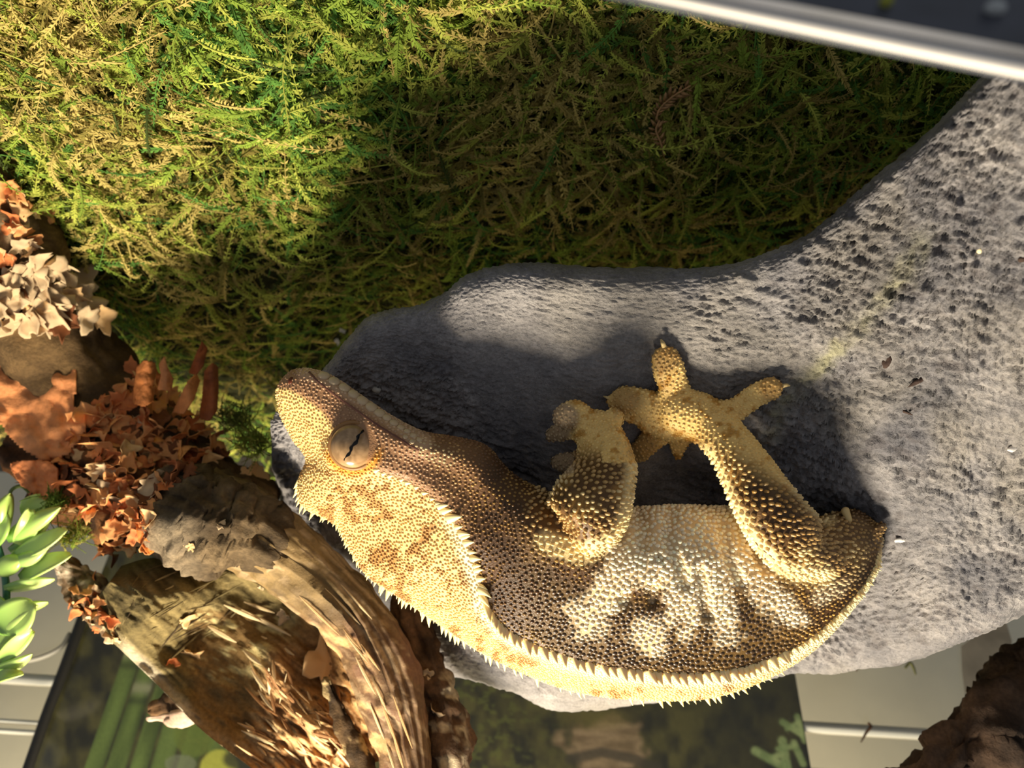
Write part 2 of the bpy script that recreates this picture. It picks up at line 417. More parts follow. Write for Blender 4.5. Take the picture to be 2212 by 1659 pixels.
def ring_ctrl(s):
    V, C1, C2, d0, b, c1, wd = s
    V, C1, C2 = (np.array(q, float) for q in (V, C1, C2))
    L = lambda a, c, t: a + (c - a) * t
    pts = [(V, d0 - b * .35), (L(V, C1, .26), d0 - b * 1.02), (L(V, C1, .60), d0 - b), (L(V, C1, .90), d0 - c1 * 1.0 - b * .12), (C1, d0 - c1),
           (L(C1, C2, .5), d0 - c1 + wd * .28), (C2, d0 + wd * .5), (L(C2, V, .3), d0 + wd * .95), (L(C2, V, .62), d0 + wd), (L(C2, V, .88), d0 + wd * .5)]
    return np.stack([P(p[0], p[1], d) for p, d in pts])
CTRL = np.stack([ring_ctrl(s) for s in ST])                 # (21, 10, 3)
CT = cr(CTRL, 130)
BODY = np.stack([crc(c, 56) for c in CT])
def close_end(R, k, L):
    """rounded cap rings beyond ring index k (0 or -1)"""
    c = R[k].mean(0); nb = R[1 if k == 0 else -2].mean(0); d = (c - nb); d /= np.linalg.norm(d)
    out = []
    for a in np.linspace(0, math.pi / 2, 7)[1:]:
        out.append(c + (R[k] - c) * max(math.cos(a), 0.05) + d * L * math.sin(a))
    out = np.stack(out)
    return np.concatenate([out[::-1], R]) if k == 0 else np.concatenate([R, out])
BODY = close_end(close_end(BODY, 0, 0.0012), -1, 0.003)

def toe(pts, n=14, flat=.6): return tube(pts, n, 14, flat)
rd = lambda x, y, o=0.0: float(rockD(x, y)) - o
LIMBS = [
 # fore limb: shoulder / elbow bulge, forearm, wrist, palm
 tube([(1225, 1160, .1530, 55), (1255, 1135, .1490, 84), (1282, 1075, .1490, 84), (1308, 1010, .1515, 66), (1298, 955, .1555, 54), (1280, 925, .1575, 44)], 30, 20, 0.85),
 toe([(1285, 940, .157, 36), (1262, 905, .1565, 27), (1240, 893, .1562, 30), (1218, 902, .1566, 27)], 14, .75),
 toe([(1290, 950, .158, 34), (1240, 930, .1605, 22), (1205, 935, .163, 21), (1192, 940, .1645, 17)]),
 toe([(1280, 985, .158, 34), (1248, 1000, .162, 26), (1220, 1000, .165, 24), (1205, 998, .166, 18)]),
 toe([(1300, 935, .157, 34), (1318, 915, .157, 25), (1326, 902, .1575, 24)]),
 # hind limb: hip, thigh, shank, ankle, palm
 tube([(1805, 1170, .1640, 46), (1770, 1190, .1575, 62), (1715, 1168, .1530, 76), (1665, 1105, .1520, 70), (1618, 1025, .1535, 60), (1572, 955, .1555, 50), (1520, 905, rd(1520, 905, .0045), 52), (1470, 890, rd(1470, 890, .004), 52)], 40, 20, 0.8),
 tube([(1500, 900, rd(1500, 900, .004), 56), (1440, 905, rd(1440, 905, .0035), 48), (1405, 900, rd(1405, 900, .003), 38)], 14, 16, 0.55),
 toe([(1466, 880, rd(1466, 880, .003), 46), (1455, 835, rd(1455, 835, .0028), 34), (1445, 800, rd(1445, 800, .0025), 36), (1437, 775, rd(1437, 775, .0022), 32)], 16, .5),
 toe([(1440, 890, rd(1440, 890, .003), 38), (1385, 868, rd(1385, 868, .0028), 30), (1345, 862, rd(1345, 862, .0024), 28), (1325, 866, rd(1325, 866, .002), 18)], 16, .5),
 toe([(1420, 890, rd(1420, 890, .003), 30), (1365, 892, rd(1365, 892, .0025), 24), (1335, 880, rd(1335, 880, .002), 14)], 14, .5),
 toe([(1440, 915, rd(1440, 915, .003), 36), (1402, 955, rd(1402, 955, .003), 26), (1380, 978, rd(1380, 978, .0026), 24), (1372, 985, rd(1372, 985, .002), 18)], 14, .55),
 toe([(1540, 905, rd(1540, 905, .003), 44), (1590, 885, rd(1590, 885, .003), 27), (1630, 856, rd(1630, 856, .0026), 27), (1668, 838, rd(1668, 838, .0022), 26)], 16, .5),
 toe([(1470, 930, rd(1470, 930, .003), 36), (1465, 965, rd(1465, 965, .003), 20), (1465, 984, rd(1465, 984, .0026), 11)], 12, .7),
 # the far hind knee and the stump of the tail
 tube([(1800, 1150, .172, 40), (1840, 1140, .171, 36), (1862, 1160, .171, 38)], 12, 14, 0.8),
 tube([(1868, 1172, .1700, 28), (1888, 1152, .1685, 16), (1904, 1138, .1680, 12)], 10, 12, 1.0),
]
# brow bulge round the eye
EYE_PX, EYE_D, EYE_R = (763, 962), .1492, 49.0
LIMBS.append(tube([(735, 975, .1550, 44), (765, 962, .1540, 60), (800, 985, .1540, 44)], 12, 18, 0.75))

def fuse(parts, voxel, smooth):
    Vs, Fs, off = [], [], 0
    for R in parts:
        v, f = loft(R); Vs.append(v); Fs += [tuple(int(i) + off for i in q) for q in f]; off += len(v)
    me = mesh_np('tmp', np.concatenate(Vs), Fs); o = bpy.data.objects.new('tmp', me); COL.objects.link(o)
    import bmesh
    bm = bmesh.new(); bm.from_mesh(me); bmesh.ops.recalc_face_normals(bm, faces=bm.faces); bm.to_mesh(me); bm.free()
    r = o.modifiers.new('r', 'REMESH'); r.mode = 'VOXEL'; r.voxel_size = voxel; r.use_smooth_shade = True
    s = o.modifiers.new('s', 'SMOOTH'); s.factor = 0.5; s.iterations = smooth
    dg = bpy.context.evaluated_depsgraph_get(); out = bpy.data.meshes.new_from_object(o.evaluated_get(dg))
    bpy.data.objects.remove(o); return out
g_me = fuse([BODY] + LIMBS, 0.00050, 6); g_me.name = 'gecko_body'
nv = len(g_me.vertices); GV = np.empty(nv * 3, np.float32); g_me.vertices.foreach_get('co', GV); GV = GV.reshape(-1, 3).astype(float)
FOLDS = ([(1450, 1110), (1440, 1160), (1470, 1225), (1482, 1265)], [(1385, 1115), (1392, 1180), (1350, 1300)], [(1560, 1140), (1575, 1210), (1600, 1260)],
         [(1420, 1215), (1412, 1300)], [(1515, 1240), (1530, 1330)], [(1615, 1140), (1655, 1230)], [(1300, 1200), (1270, 1290)])
def poly_d(x, y, pts, w):
    best = np.full(np.shape(x), 1e9); pts = np.array(pts, float)
    for a, b in zip(pts[:-1], pts[1:]):
        d = b - a; t = np.clip(((x - a[0]) * d[0] + (y - a[1]) * d[1]) / (d @ d), 0, 1)
        best = np.minimum(best, np.hypot(x - a[0] - t * d[0], y - a[1] - t * d[1]))
    return sstep(w, w * 0.4, best)
# skin folds of the flank, pressed into the body
_n = np.empty(nv * 3, np.float32); g_me.vertices.foreach_get('normal', _n); _n = _n.reshape(-1, 3)
_x, _y, _d = proj(GV); _f = np.maximum.reduce([poly_d(_x, _y, q, 20) for q in FOLDS]) * ((_n @ _F) < -.1) * (_d > .150)
GV = GV - _n * (.0011 * _f)[:, None]; g_me.vertices.foreach_set('co', GV.astype(np.float32).ravel()); g_me.update()
g_tree = tree_of(g_me)

C1px = np.array([s[1] for s in ST], float); C2px = np.array([s[2] for s in ST], float)
C1d = cr(C1px, 160)
def crest_side(x, y):
    """signed distance in px to the near crest line: positive = dorsal side"""
    x = np.asarray(x, float); y = np.asarray(y, float); sh = x.shape; x = x.ravel(); y = y.ravel()
    best = np.full(x.shape, 1e9); sg = np.zeros(x.shape)
    for a, b in zip(C1d[:-1], C1d[1:]):
        d = b - a; l2 = d @ d + 1e-9; t = np.clip(((x - a[0]) * d[0] + (y - a[1]) * d[1]) / l2, 0, 1)
        ex, ey = x - a[0] - t * d[0], y - a[1] - t * d[1]; q = np.hypot(ex, ey)
        s = d[0] * ey - d[1] * ex; k = q < best - 1e-6; best = np.where(k, q, best); sg = np.where(k, np.sign(s), sg)
    return (best * sg).reshape(sh)
def blob(x, y, cx, cy, rx, ry, ang=0, soft=.35, jag=.35, s=0):
    a = math.radians(ang); u = (x - cx) * math.cos(a) + (y - cy) * math.sin(a); v = -(x - cx) * math.sin(a) + (y - cy) * math.cos(a)
    r = np.sqrt((u / rx) ** 2 + (v / ry) ** 2) + jag * n2(x, y, 32, s + 50, 3)
    return sstep(1 + soft, 1 - soft, r)
def poly_d(x, y, pts, w):
    best = np.full(np.shape(x), 1e9); pts = np.array(pts, float)
    for a, b in zip(pts[:-1], pts[1:]):
        d = b - a; t = np.clip(((x - a[0]) * d[0] + (y - a[1]) * d[1]) / (d @ d), 0, 1)
        best = np.minimum(best, np.hypot(x - a[0] - t * d[0], y - a[1] - t * d[1]))
    return sstep(w, w * 0.4, best)

CREAM, GOLD, OCHRE = lin(246, 214, 142), lin(226, 178, 84), lin(150, 92, 20)
BROWN, DARK, TAUPE = lin(94, 62, 28), lin(60, 40, 19), lin(166, 124, 84)
def limb_mask(x, y):
    fore = poly_d(x, y, [(1235, 1140), (1282, 1075), (1308, 1010), (1295, 950), (1270, 915)], 118)
    fore = np.maximum(fore, blob(x, y, 1250, 1100, 120, 105, -30, .08, .03))
    hind = poly_d(x, y, [(1790, 1190), (1715, 1168), (1665, 1105), (1618, 1025), (1572, 955), (1500, 900)], 112)
    foot = sstep(985, 915, y - .55 * (x - 1520) * (x > 1520)) * (x > 1300) * (x < 1712); foot = np.maximum(foot, ((y < 1000) & (x > 1300) & (x < 1500)).astype(float))
    hand = sstep(1005, 945, y) * (x > 1160) * (x <= 1372); hand = np.maximum(hand, ((y < 1030) & (x > 1160) & (x < 1240)).astype(float)) * (y < 1035)
    return np.maximum(fore, hand), np.maximum(hind, foot), np.maximum(foot, hand)
def pigment(x, y, dep):
    """returns (skin, scale) colours; dep = depth of the point, used to tell limbs from flank"""
    x = np.asarray(x, float); y = np.asarray(y, float)
    cs = crest_side(x, y)
    na = n2(x, y, 46, 1, 3); nb = n2(x, y, 17, 2, 3); nc = n2(x, y, 90, 3, 2)
    # flank
    skin = mix(DARK, BROWN, 0.5 + 0.6 * na); scale = mix(BROWN, GOLD, 0.26 + 0.6 * na)
    # honeycomb band above the crest: dark scales, pale skin
    hc = sstep(-175, -120, cs) * sstep(2, -18, cs) * sstep(1080, 1200, x) * sstep(1800, 1640, x)
    skin = mix(skin, lin(108, 80, 36), hc * 0.85); scale = mix(scale, DARK * 0.9, hc * 0.95)
    # plain dark nape and shoulder
    nap = blob(x, y, 1095, 1250, 75, 110, -20, .5, .3, 3)
    scale = mix(scale, BROWN, nap * 0.55)
    # cream flank patches with brown streaks between
    pale = blob(x, y, 1500, 1165, 170, 118, 0, .14, .3, 1)
    pale = np.maximum(pale, blob(x, y, 1475, 1285, 38, 75, -8, .3, .4, 2)); pale = np.maximum(pale, blob(x, y, 1555, 1300, 40, 62, -10, .3, .4, 4))
    pale = np.maximum(pale, blob(x, y, 1330, 1255, 34, 90, 22, .3, .45, 5)); pale = np.maximum(pale, 0.8 * blob(x, y, 1272, 1330, 38, 52, 20, .35, .5, 6))
    pale = np.maximum(pale, 0.75 * blob(x, y, 1412, 1375, 36, 46, 0, .35, .5, 7)); pale = np.maximum(pale, 0.5 * blob(x, y, 1565, 1372, 34, 28, 0, .4, .5, 8))
    pale = np.maximum(pale, 0.9 * blob(x, y, 1700, 1310, 50, 26, 35, .4, .5, 9)); pale = np.maximum(pale, .8 * blob(x, y, 1640, 1250, 32, 90, -25, .4, .4, 10))
    pale = np.maximum(pale, 0.6 * blob(x, y, 1790, 1275, 34, 22, -30, .5, .5, 12)); pale = np.maximum(pale, .7 * blob(x, y, 1390, 1130, 60, 55, 0, .4, .4, 13))
    skin = mix(skin, lin(228, 198, 150), pale * 0.9); scale = mix(scale, lin(255, 240, 208), pale)
    # throat and side of the head
    hd = sstep(1125, 985, x + 0.25 * (y - 950)) * sstep(6, -8, cs)
    skin = mix(skin, lin(132, 94, 58), hd); scale = mix(scale, mix(lin(140, 98, 58), lin(190, 146, 88), sstep(-.2, .8, nb)), hd * sstep(1120, 1000, x))
    face = sstep(960, 860, x - 0.2 * (y - 900))
    scale = mix(scale, lin(172, 130, 92), face * hd); skin = mix(skin, lin(158, 116, 80), face * hd)
    jaw = poly_d(x, y, [(660, 800), (720, 822), (800, 872), (880, 930), (915, 955)], 26) * hd; scale = mix(scale, lin(206, 168, 130), jaw); skin = mix(skin, lin(196, 156, 118), jaw)
    lite = poly_d(x, y, [(900, 985), (990, 960), (1040, 1010)], 70) * hd
    lip = poly_d(x, y, [(905, 962), (930, 975), (965, 990)], 26); scale = mix(scale, lin(226, 196, 140), lip * .7)
    # snout front and crown
    sn = sstep(120, 40, (x - 600) + 0.55 * (y - 800)) * sstep(880, 800, y)
    # dorsal band
    ds = sstep(-3, 5, cs)
    spots = sstep(.05, .5, .6 * na + 0.75 * nb) * sstep(1200, 1040, x) + sstep(.12, .42, na * .8 + .6 * nb) * sstep(1040, 1200, x)
    spots = spots * (.25 + .75 * sstep(930, 1040, y))
    dsc = mix(lin(228, 192, 124), lin(150, 98, 36), spots * 0.8); dsk = dsc.copy()
    edge = np.exp(-((cs - 12) / 14.0) ** 2) * sstep(930, 1000, x)
    dsc = mix(dsc, lin(252, 234, 186), edge * .9); dsk = mix(dsk, lin(252, 234, 186), edge * .9)
    skin = mix(skin, dsk, ds); scale = mix(scale, dsc, ds)
    # yellow ring under the eye
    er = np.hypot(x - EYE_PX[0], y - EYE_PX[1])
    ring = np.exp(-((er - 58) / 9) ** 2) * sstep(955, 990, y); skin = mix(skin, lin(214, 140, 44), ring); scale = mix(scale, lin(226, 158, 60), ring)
    # limbs
    fo, hi, ft = limb_mask(x, y); near = sstep(.0010, -.0002, dep)
    lm = np.maximum(fo, hi) * near
    patt = sstep(-.1, .45, n2(x, y, 60, 21, 3))
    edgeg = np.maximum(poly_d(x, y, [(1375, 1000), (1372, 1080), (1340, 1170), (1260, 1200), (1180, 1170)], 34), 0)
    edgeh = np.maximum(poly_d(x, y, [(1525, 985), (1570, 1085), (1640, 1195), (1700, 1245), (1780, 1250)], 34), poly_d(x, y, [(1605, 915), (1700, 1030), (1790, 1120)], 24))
    hc = hc * (1 - pale * .9)
    lsk = mix(lin(96, 66, 28), lin(150, 110, 50), patt); lsc = mix(lin(186, 146, 84), lin(238, 210, 150), patt * .8 + .1)
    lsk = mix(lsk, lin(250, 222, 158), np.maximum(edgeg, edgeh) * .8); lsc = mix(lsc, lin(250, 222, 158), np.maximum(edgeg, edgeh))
    dk = blob(x, y, 1668, 1060, 44, 115, -32, .35, .3, 15) * (1 - edgeh); lsk = mix(lsk, lin(72, 50, 24), dk * .8); lsc = mix(lsc, lin(160, 116, 52), dk * .75)
    fsc = mix(lin(238, 198, 120), lin(198, 146, 64), sstep(.25, .6, nb)); fsk = fsc.copy()
    tips = np.maximum.reduce([blob(x, y, cx_, cy_, 34, 30, 0, .4, .1) for cx_, cy_ in ((1437, 775), (1672, 838), (1350, 866), (1390, 968))])
    fsk = mix(fsk, lin(168, 128, 70), tips * .8); fsc = mix(fsc, lin(168, 128, 70), tips * .8)
    pad = np.maximum.reduce([blob(x, y, cx_, cy_, 34, 34, 0, .25, .05) for cx_, cy_ in ((1216, 904), (1198, 938), (1216, 998))])
    fsk = mix(fsk, lin(160, 134, 104), pad * .9); fsc = mix(fsc, lin(172, 146, 112), pad * .9)
    lsk = mix(lsk, fsk, ft); lsc = mix(lsc, fsc, ft)
    skin = mix(skin, lsk, lm); scale = mix(scale, lsc, lm)
    # rump
    rm = blob(x, y, 1850, 1160, 60, 55, 0, .3, .2); skin = mix(skin, lin(110, 84, 48), rm * .8 * (1 - lm)); scale = mix(scale, lin(150, 120, 76), rm * .8 * (1 - lm))
    return skin, scale, lm, ft, hd, ds, hc, pale

# depth of the bare trunk at a pixel, so that limb colours stay on the limbs
_tb = BVHTree.FromPolygons(loft(BODY)[0].tolist(), [tuple(int(i) for i in f) for f in loft(BODY)[1]])
_cache = {}
def trunk_depth(xs, ys):
    out = np.empty(len(xs))
    for i, (x, y) in enumerate(zip(xs, ys)):
        k = (int(x) // 6, int(y) // 6)
        if k not in _cache:
            h = hit(k[0] * 6 + 3, k[1] * 6 + 3, [_tb]); _cache[k] = float((np.array(h[0]) - CAM) @ _F) if h else 1.0
        out[i] = _cache[k]
    return out
gx, gy, gd = proj(GV)
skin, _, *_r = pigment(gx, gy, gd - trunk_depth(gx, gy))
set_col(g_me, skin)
m_skin = M('gecko_skin', None, 0.5, [(2600, 0.3, 0.0002, 'vor')], spec=0.35, sub=0.12)
m_scale = M('gecko_scales', None, 0.38, spec=0.45, sub=0.12)
root = P(np.float64(1450), np.float64(1150), np.float64(.172))
gecko = thing('gecko', 'crested gecko with cream back and brown flanks clinging to the grey rock', 'gecko', root)
link('body', g_me, m_skin, gecko)

# scales: little cones and beads over the skin
def build_scales():
    npoly = len(g_me.polygons); me = g_me; me.calc_loop_triangles()
    tri = np.empty(len(me.loop_triangles) * 3, np.int32); me.loop_triangles.foreach_get('vertices', tri); tri = tri.reshape(-1, 3)
    a, b, c = GV[tri[:, 0]], GV[tri[:, 1]], GV[tri[:, 2]]
    fn = np.cross(b - a, c - a); ar = np.linalg.norm(fn, axis=1) * .5; fn /= (2 * ar[:, None] + 1e-15)
    view = (a + b + c) / 3 - CAM; view /= np.linalg.norm(view, axis=1, keepdims=True)
    ok = (fn * view).sum(1) < 0.35
    pr = ar * ok; N = 95000
    k = rng.choice(len(tri), N, p=pr / pr.sum()); r1, r2 = rng.random(N), rng.random(N); q = np.sqrt(r1)
    pts = a[k] * (1 - q)[:, None] + b[k] * (q * (1 - r2))[:, None] + c[k] * (q * r2)[:, None]
    vnm = np.empty(len(me.vertices) * 3, np.float32); me.vertices.foreach_get('normal', vnm); vnm = vnm.reshape(-1, 3)
    nn = vnm[tri[k, 0]].astype(float)
    x, y, d = proj(pts); dep = d - trunk_depth(x, y)
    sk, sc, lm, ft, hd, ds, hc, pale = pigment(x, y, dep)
    # spacing in px
    sp = np.full(N, 8.2)
    sp = sp - 1.6 * ds - 1.0 * hd + 2.6 * lm * (1 - ft) - 0.6 * ft + 1.0 * hc + 0.8 * pale
    sp = np.where(x < 800, np.minimum(sp, 6.8), sp)
    sp *= rng.uniform(0.9, 1.12, N)
    sp = sp * d / FPX
    keep = []; cell = 0.0012; gridd = {}
    eyec = np.hypot(x - EYE_PX[0], y - EYE_PX[1])
    for i in range(N):
        if eyec[i] < 51 and d[i] < .160: continue
        p = pts[i]; g = (int(p[0] // cell), int(p[1] // cell), int(p[2] // cell)); bad = False
        for ii in (-1, 0, 1):
            for jj in (-1, 0, 1):
                for kk in (-1, 0, 1):
                    for j in gridd.get((g[0] + ii, g[1] + jj, g[2] + kk), ()):
                        dd = pts[j] - p; s_ = min(sp[i], sp[j])
                        if dd[0] * dd[0] + dd[1] * dd[1] + dd[2] * dd[2] < s_ * s_: bad = True; break
                    if bad: break
                if bad: break
            if bad: break
        if not bad: gridd.setdefault(g, []).append(i); keep.append(i)
    K = np.array(keep); m = len(K)
    p, n, s = pts[K], nn[K], sp[K]; n /= np.linalg.norm(n, axis=1, keepdims=True)
    # tilt direction: tailwards in photo space, outwards along the limbs
    t0 = P(x[K] + 10, y[K] + 2, d[K]) - p; t0 -= (t0 * n).sum(1, keepdims=True) * n; t0 /= np.linalg.norm(t0, axis=1, keepdims=True) + 1e-12
    bt = np.cross(n, t0)
    bead = np.clip((1 - ds) * (1 - hd) * (1 - hc) * (1 - pale) * (1 - lm), 0, 1)
    spiky = np.clip(lm[K] * (1 - ft[K]) * .75 + pale[K] * .45 + .12, 0, 1)
    h = s * (0.34 + 0.45 * spiky - 0.12 * hc[K]); rad = s * (0.50 - .06 * spiky + .12 * hc[K] * (1 - pale[K]) + .12 * pale[K] + .04 * ds[K] - .10 * bead[K])
    h = h * np.where(hd[K] > .5, .75, 1) * np.where(ds[K] > .5, 1.35, 1)
    ns = 6; an = np.arange(ns) * 2 * math.pi / ns
    rings = []
    for rr_, hh, tl in ((1.0, -0.15, 0.0), (0.72, 0.6, .18)):
        rings.append(p[:, None] + (rad * rr_)[:, None, None] * (np.cos(an)[None, :, None] * t0[:, None] * 1.12 + np.sin(an)[None, :, None] * bt[:, None] * .95)
                     + n[:, None] * (h * hh)[:, None, None] + t0[:, None] * (s * tl)[:, None, None] * (0.4 + spiky)[:, None, None])
    apex = p + n * (h * 1.0)[:, None] + t0 * (s * .30 * (0.3 + spiky))[:, None]
    V = np.concatenate([rings[0], rings[1], apex[:, None]], 1)              # (m, 13, 3)
    j = np.arange(ns); j2 = (j + 1) % ns
    f1 = np.stack([j, j2, ns + j2], -1); f2 = np.stack([j, ns + j2, ns + j], -1); f3 = np.stack([ns + j, ns + j2, np.full(ns, 12)], -1)
    f = np.concatenate([f1, f2, f3]); F = (f[None] + (np.arange(m) * 13)[:, None, None]).reshape(-1, 3)
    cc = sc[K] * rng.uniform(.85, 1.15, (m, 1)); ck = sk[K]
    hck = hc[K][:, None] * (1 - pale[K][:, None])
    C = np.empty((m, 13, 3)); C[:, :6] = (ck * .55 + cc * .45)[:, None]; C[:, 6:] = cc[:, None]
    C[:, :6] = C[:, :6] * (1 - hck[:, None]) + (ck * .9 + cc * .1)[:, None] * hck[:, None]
    return mesh_np('scales', V.reshape(-1, 3), F, C.reshape(-1, 3)), m
sme, ns_ = build_scales(); print('scales', ns_, 'body verts', nv)
link('scales', sme, m_scale, gecko, kind='stuff')

# crest spines, one mesh each
m_spine = M('spine_ivory', lin(250, 224, 160), 0.4, spec=0.4, sub=0.2)
def spine_mesh(curve):
    t = np.linspace(0, 1, 5); ns = 6; V = []
    for u in t:
        r = 0.30 * (1 - u) ** 0.9 + 0.015; c = np.array([curve * u * u, 0, u - 0.12])
        for a in range(ns): V.append(c + np.array([r * math.cos(a * 1.0472) * 1.15, r * .8 * math.sin(a * 1.0472), 0]))
    F = [(i * ns + j, i * ns + (j + 1) % ns, (i + 1) * ns + (j + 1) % ns, (i + 1) * ns + j) for i in range(4) for j in range(ns)] + [tuple(4 * ns + j for j in range(ns))]
    return mesh_np('spine', np.array(V), F)
SPM = [spine_mesh(c) for c in (0.12, 0.3, 0.55)]
for s_ in SPM: s_.materials.append(m_spine)
def put_spine(p, out, tang, size, k, wid=1.0):
    z = Vector(out).normalized(); x_ = Vector(tang); x_ = (x_ - z * x_.dot(z)).normalized(); y_ = z.cross(x_)
    o = bpy.data.objects.new('spine', SPM[k]); COL.objects.link(o)
    mw = Matrix((x_, y_, z)).transposed().to_4x4() @ Matrix.Diagonal((size * wid, size * wid, size, 1)); mw.translation = Vector(p)
    o.parent = gecko; o.matrix_parent_inverse = gecko.matrix_world.inverted(); o.matrix_world = mw
def crest(idx, t0, t1, count, sizef, outf, wid=1.0):
    tt = np.linspace(t0, t1, count); tt = tt + rng.uniform(-.3, .3, count) * (t1 - t0) / count
    c = cr(CTRL, t=np.clip(tt, 0, 20)); cn = cr(CTRL, t=np.clip(tt + .05, 0, 20)); cp = cr(CTRL, t=np.clip(tt - .05, 0, 20))
    for i, t in enumerate(tt):
        p = c[i, idx]; tg = cn[i, idx] - cp[i, idx]; tg = tg / np.linalg.norm(tg)
        o = outf(c[i], t); o = o / np.linalg.norm(o); o = o + tg * .25
        near = g_tree.find_nearest(Vector(p)); q = np.array(near[0])
        put_spine(q, o, tg, sizef(t, i), random.choice((0, 0, 1)), wid)
px1 = .150 / FPX
UPW = np.array([0, 0, 1.0])
def out1(c, t):
    o = c[4] - c.mean(0); o = o / np.linalg.norm(o); k = float(sstep(10.0, 11.6, np.float64(t)))
    v = c[0] - c[4]; v = v - _F * (v @ _F); v = v / np.linalg.norm(v)
    return (o * .25 + v * .75 - _F * .45) * (1 - k) + (o * .45 + UPW * .75 - _F * .12) * k
def out2(c, t):
    o = c[6] - c.mean(0); o = o / np.linalg.norm(o); return o * .8 + UPW * .5
# near crest: bead row behind the eye, long spikes on the neck, saw edge along the back
crest(4, 5.0, 7.1, 9, lambda t, i: px1 * random.uniform(11, 15), out1, 1.5)
crest(4, 7.2, 11.2, 17, lambda t, i: px1 * (random.choice((22, 30, 42, 26))), out1, .95)
crest(4, 11.3, 16.6, 40, lambda t, i: px1 * random.uniform(28, 36), out1, 1.1)
crest(4, 16.7, 19.6, 30, lambda t, i: px1 * random.uniform(13, 24), out1, .9)
# far crest: hooked spikes on the crown, then the silhouette row
crest(6, 5.0, 6.6, 9, lambda t, i: px1 * random.uniform(18, 30), out2, .7)
crest(6, 6.7, 9.2, 20, lambda t, i: px1 * random.uniform(10, 16), out2, .95)
crest(6, 9.3, 16.8, 74, lambda t, i: px1 * random.choice((18, 24, 30, 34, 14)), out2, .82)

# eye, pupil, lids, nostril, lip scales, claws
def ell(center, ax, ay, az, nu=20, nvv=14):
    V = []
    for i in range(nvv + 1):
        th = math.pi * i / nvv
        for j in range(nu):
            ph = 2 * math.pi * j / nu; V.append(center + ax * math.sin(th) * math.cos(ph) + ay * math.sin(th) * math.sin(ph) + az * math.cos(th))
    V = np.array(V); return V, grid_faces(nvv + 1, nu)
ec = P(np.float64(EYE_PX[0]), np.float64(EYE_PX[1]), np.float64(EYE_D + .0016)); er = EYE_R * EYE_D / FPX
nrm = -ray(*EYE_PX); nrm /= np.linalg.norm(nrm); nrm = nrm * 1.0 + _U * .12; nrm /= np.linalg.norm(nrm)
ax = _R - nrm * (_R @ nrm); ax /= np.linalg.norm(ax); ay = np.cross(nrm, ax)
V, F = ell(ec, ax * er, ay * er, nrm * er * .62, 40, 30)
rx, ry, rz = proj(V); q = np.stack([rx / 6, ry / 6, 0 * rx], -1)
rr_ = np.hypot(rx - EYE_PX[0], ry - EYE_PX[1]) / EYE_R
ang = np.arctan2(ry - EYE_PX[1], rx - EYE_PX[0])
ic = mix(lin(150, 116, 76), lin(184, 146, 102), .5 + .7 * fbm(np.stack([np.cos(ang) * 3, np.sin(ang) * 3, rr_ * 7], -1), 3, 4))
ic = mix(ic, lin(120, 90, 56), sstep(.3, .5, np.abs(vn(np.stack([rx / 9, ry / 26, 0 * rx], -1), 8))) * .4)
m_eye = M('eye_bronze', None, 0.18, spec=0.6)
eye = link('eye', mesh_np('eye', V, F, ic), m_eye, gecko, label='bronze domed eye with a slit pupil')
# slit pupil hugging the dome
sl = []
for t in np.linspace(-1, 1, 23):
    cxp, cyp = EYE_PX[0] + 2 + 21 * t + 2 * math.sin(t * 9), EYE_PX[1] - 2 - 35 * t; ww = 3.0 * (1 - t * t) ** .7 + .4 + 1.1 * math.sin(t * 17)
    sl.append((cxp, cyp, ww))
et = BVHTree.FromPolygons(V.tolist(), [tuple(map(int, f)) for f in F]); PV = []
for cxp, cyp, ww in sl:
    for s_ in (-1, 0, 1):
        h = hit(cxp + s_ * ww * .86, cyp + s_ * ww * .5, [et]); PV.append(np.array(h[0]) + nrm * (.00006 + .00005 * (s_ == 0)))
link('pupil', mesh_np('pupil', np.array(PV), grid_faces(23, 3, closed=False)), M('pupil_black', lin(16, 12, 8), .2), eye)
# eyelid rim
def ring_tube(cx_, cy_, rpx, tube_px, dfun, mat, name, par, a0=0, a1=2 * math.pi, n=48):
    R = []
    closed = a1 - a0 > 6.2
    for a in np.linspace(a0, a1, n, endpoint=not closed):
        x0, y0 = cx_ + rpx * math.cos(a), cy_ + rpx * math.sin(a); dd = dfun(x0, y0)
        R.append([P(np.float64(x0 + tube_px * math.cos(b) * math.cos(a)), np.float64(y0 + tube_px * math.cos(b) * math.sin(a)), np.float64(dd - tube_px * math.sin(b) * dd / FPX)) for b in np.arange(8) * math.pi / 4])
    R = np.array(R)
    if closed:
        R = np.concatenate([R, R[:1]])
    V, F = loft(R, caps=not closed); return link(name, mesh_np(name, V, F), mat, par)
ring_tube(*EYE_PX, 50, 5.0, lambda x0, y0: EYE_D + .0015, M('eyelid_tan', lin(150, 108, 64), .5), 'eyelid', gecko)
def gdep(x0, y0, df=.15):
    h = hit(x0, y0, [g_tree]); return (float((np.array(h[0]) - CAM) @ _F), np.array(h[1])) if h else (df, -_F)
m_dark = M('nostril_brown', lin(96, 44, 20), .5)
d_, n_ = gdep(628, 822); c_ = P(np.float64(628), np.float64(822), np.float64(d_))
t1 = np.cross(n_, _U); t1 /= np.linalg.norm(t1); t2 = np.cross(n_, t1)
V, F = ell(c_, t1 * .00062, t2 * .00085, n_ * .0004, 14, 8); link('nostril', mesh_np('nostril', V, F), m_dark, gecko)
m_lip = M('lip_cream', lin(206, 178, 140), .42, spec=.4, sub=.15)
lips = [(700, 812, 15), (722, 824, 15), (744, 838, 15), (764, 852, 15), (783, 866, 16), (802, 880, 16), (820, 893, 15), (836, 903, 13), (851, 914, 12), (866, 924, 10), (880, 932, 9), (893, 941, 9), (906, 950, 8), (876, 944, 7), (890, 954, 7)]
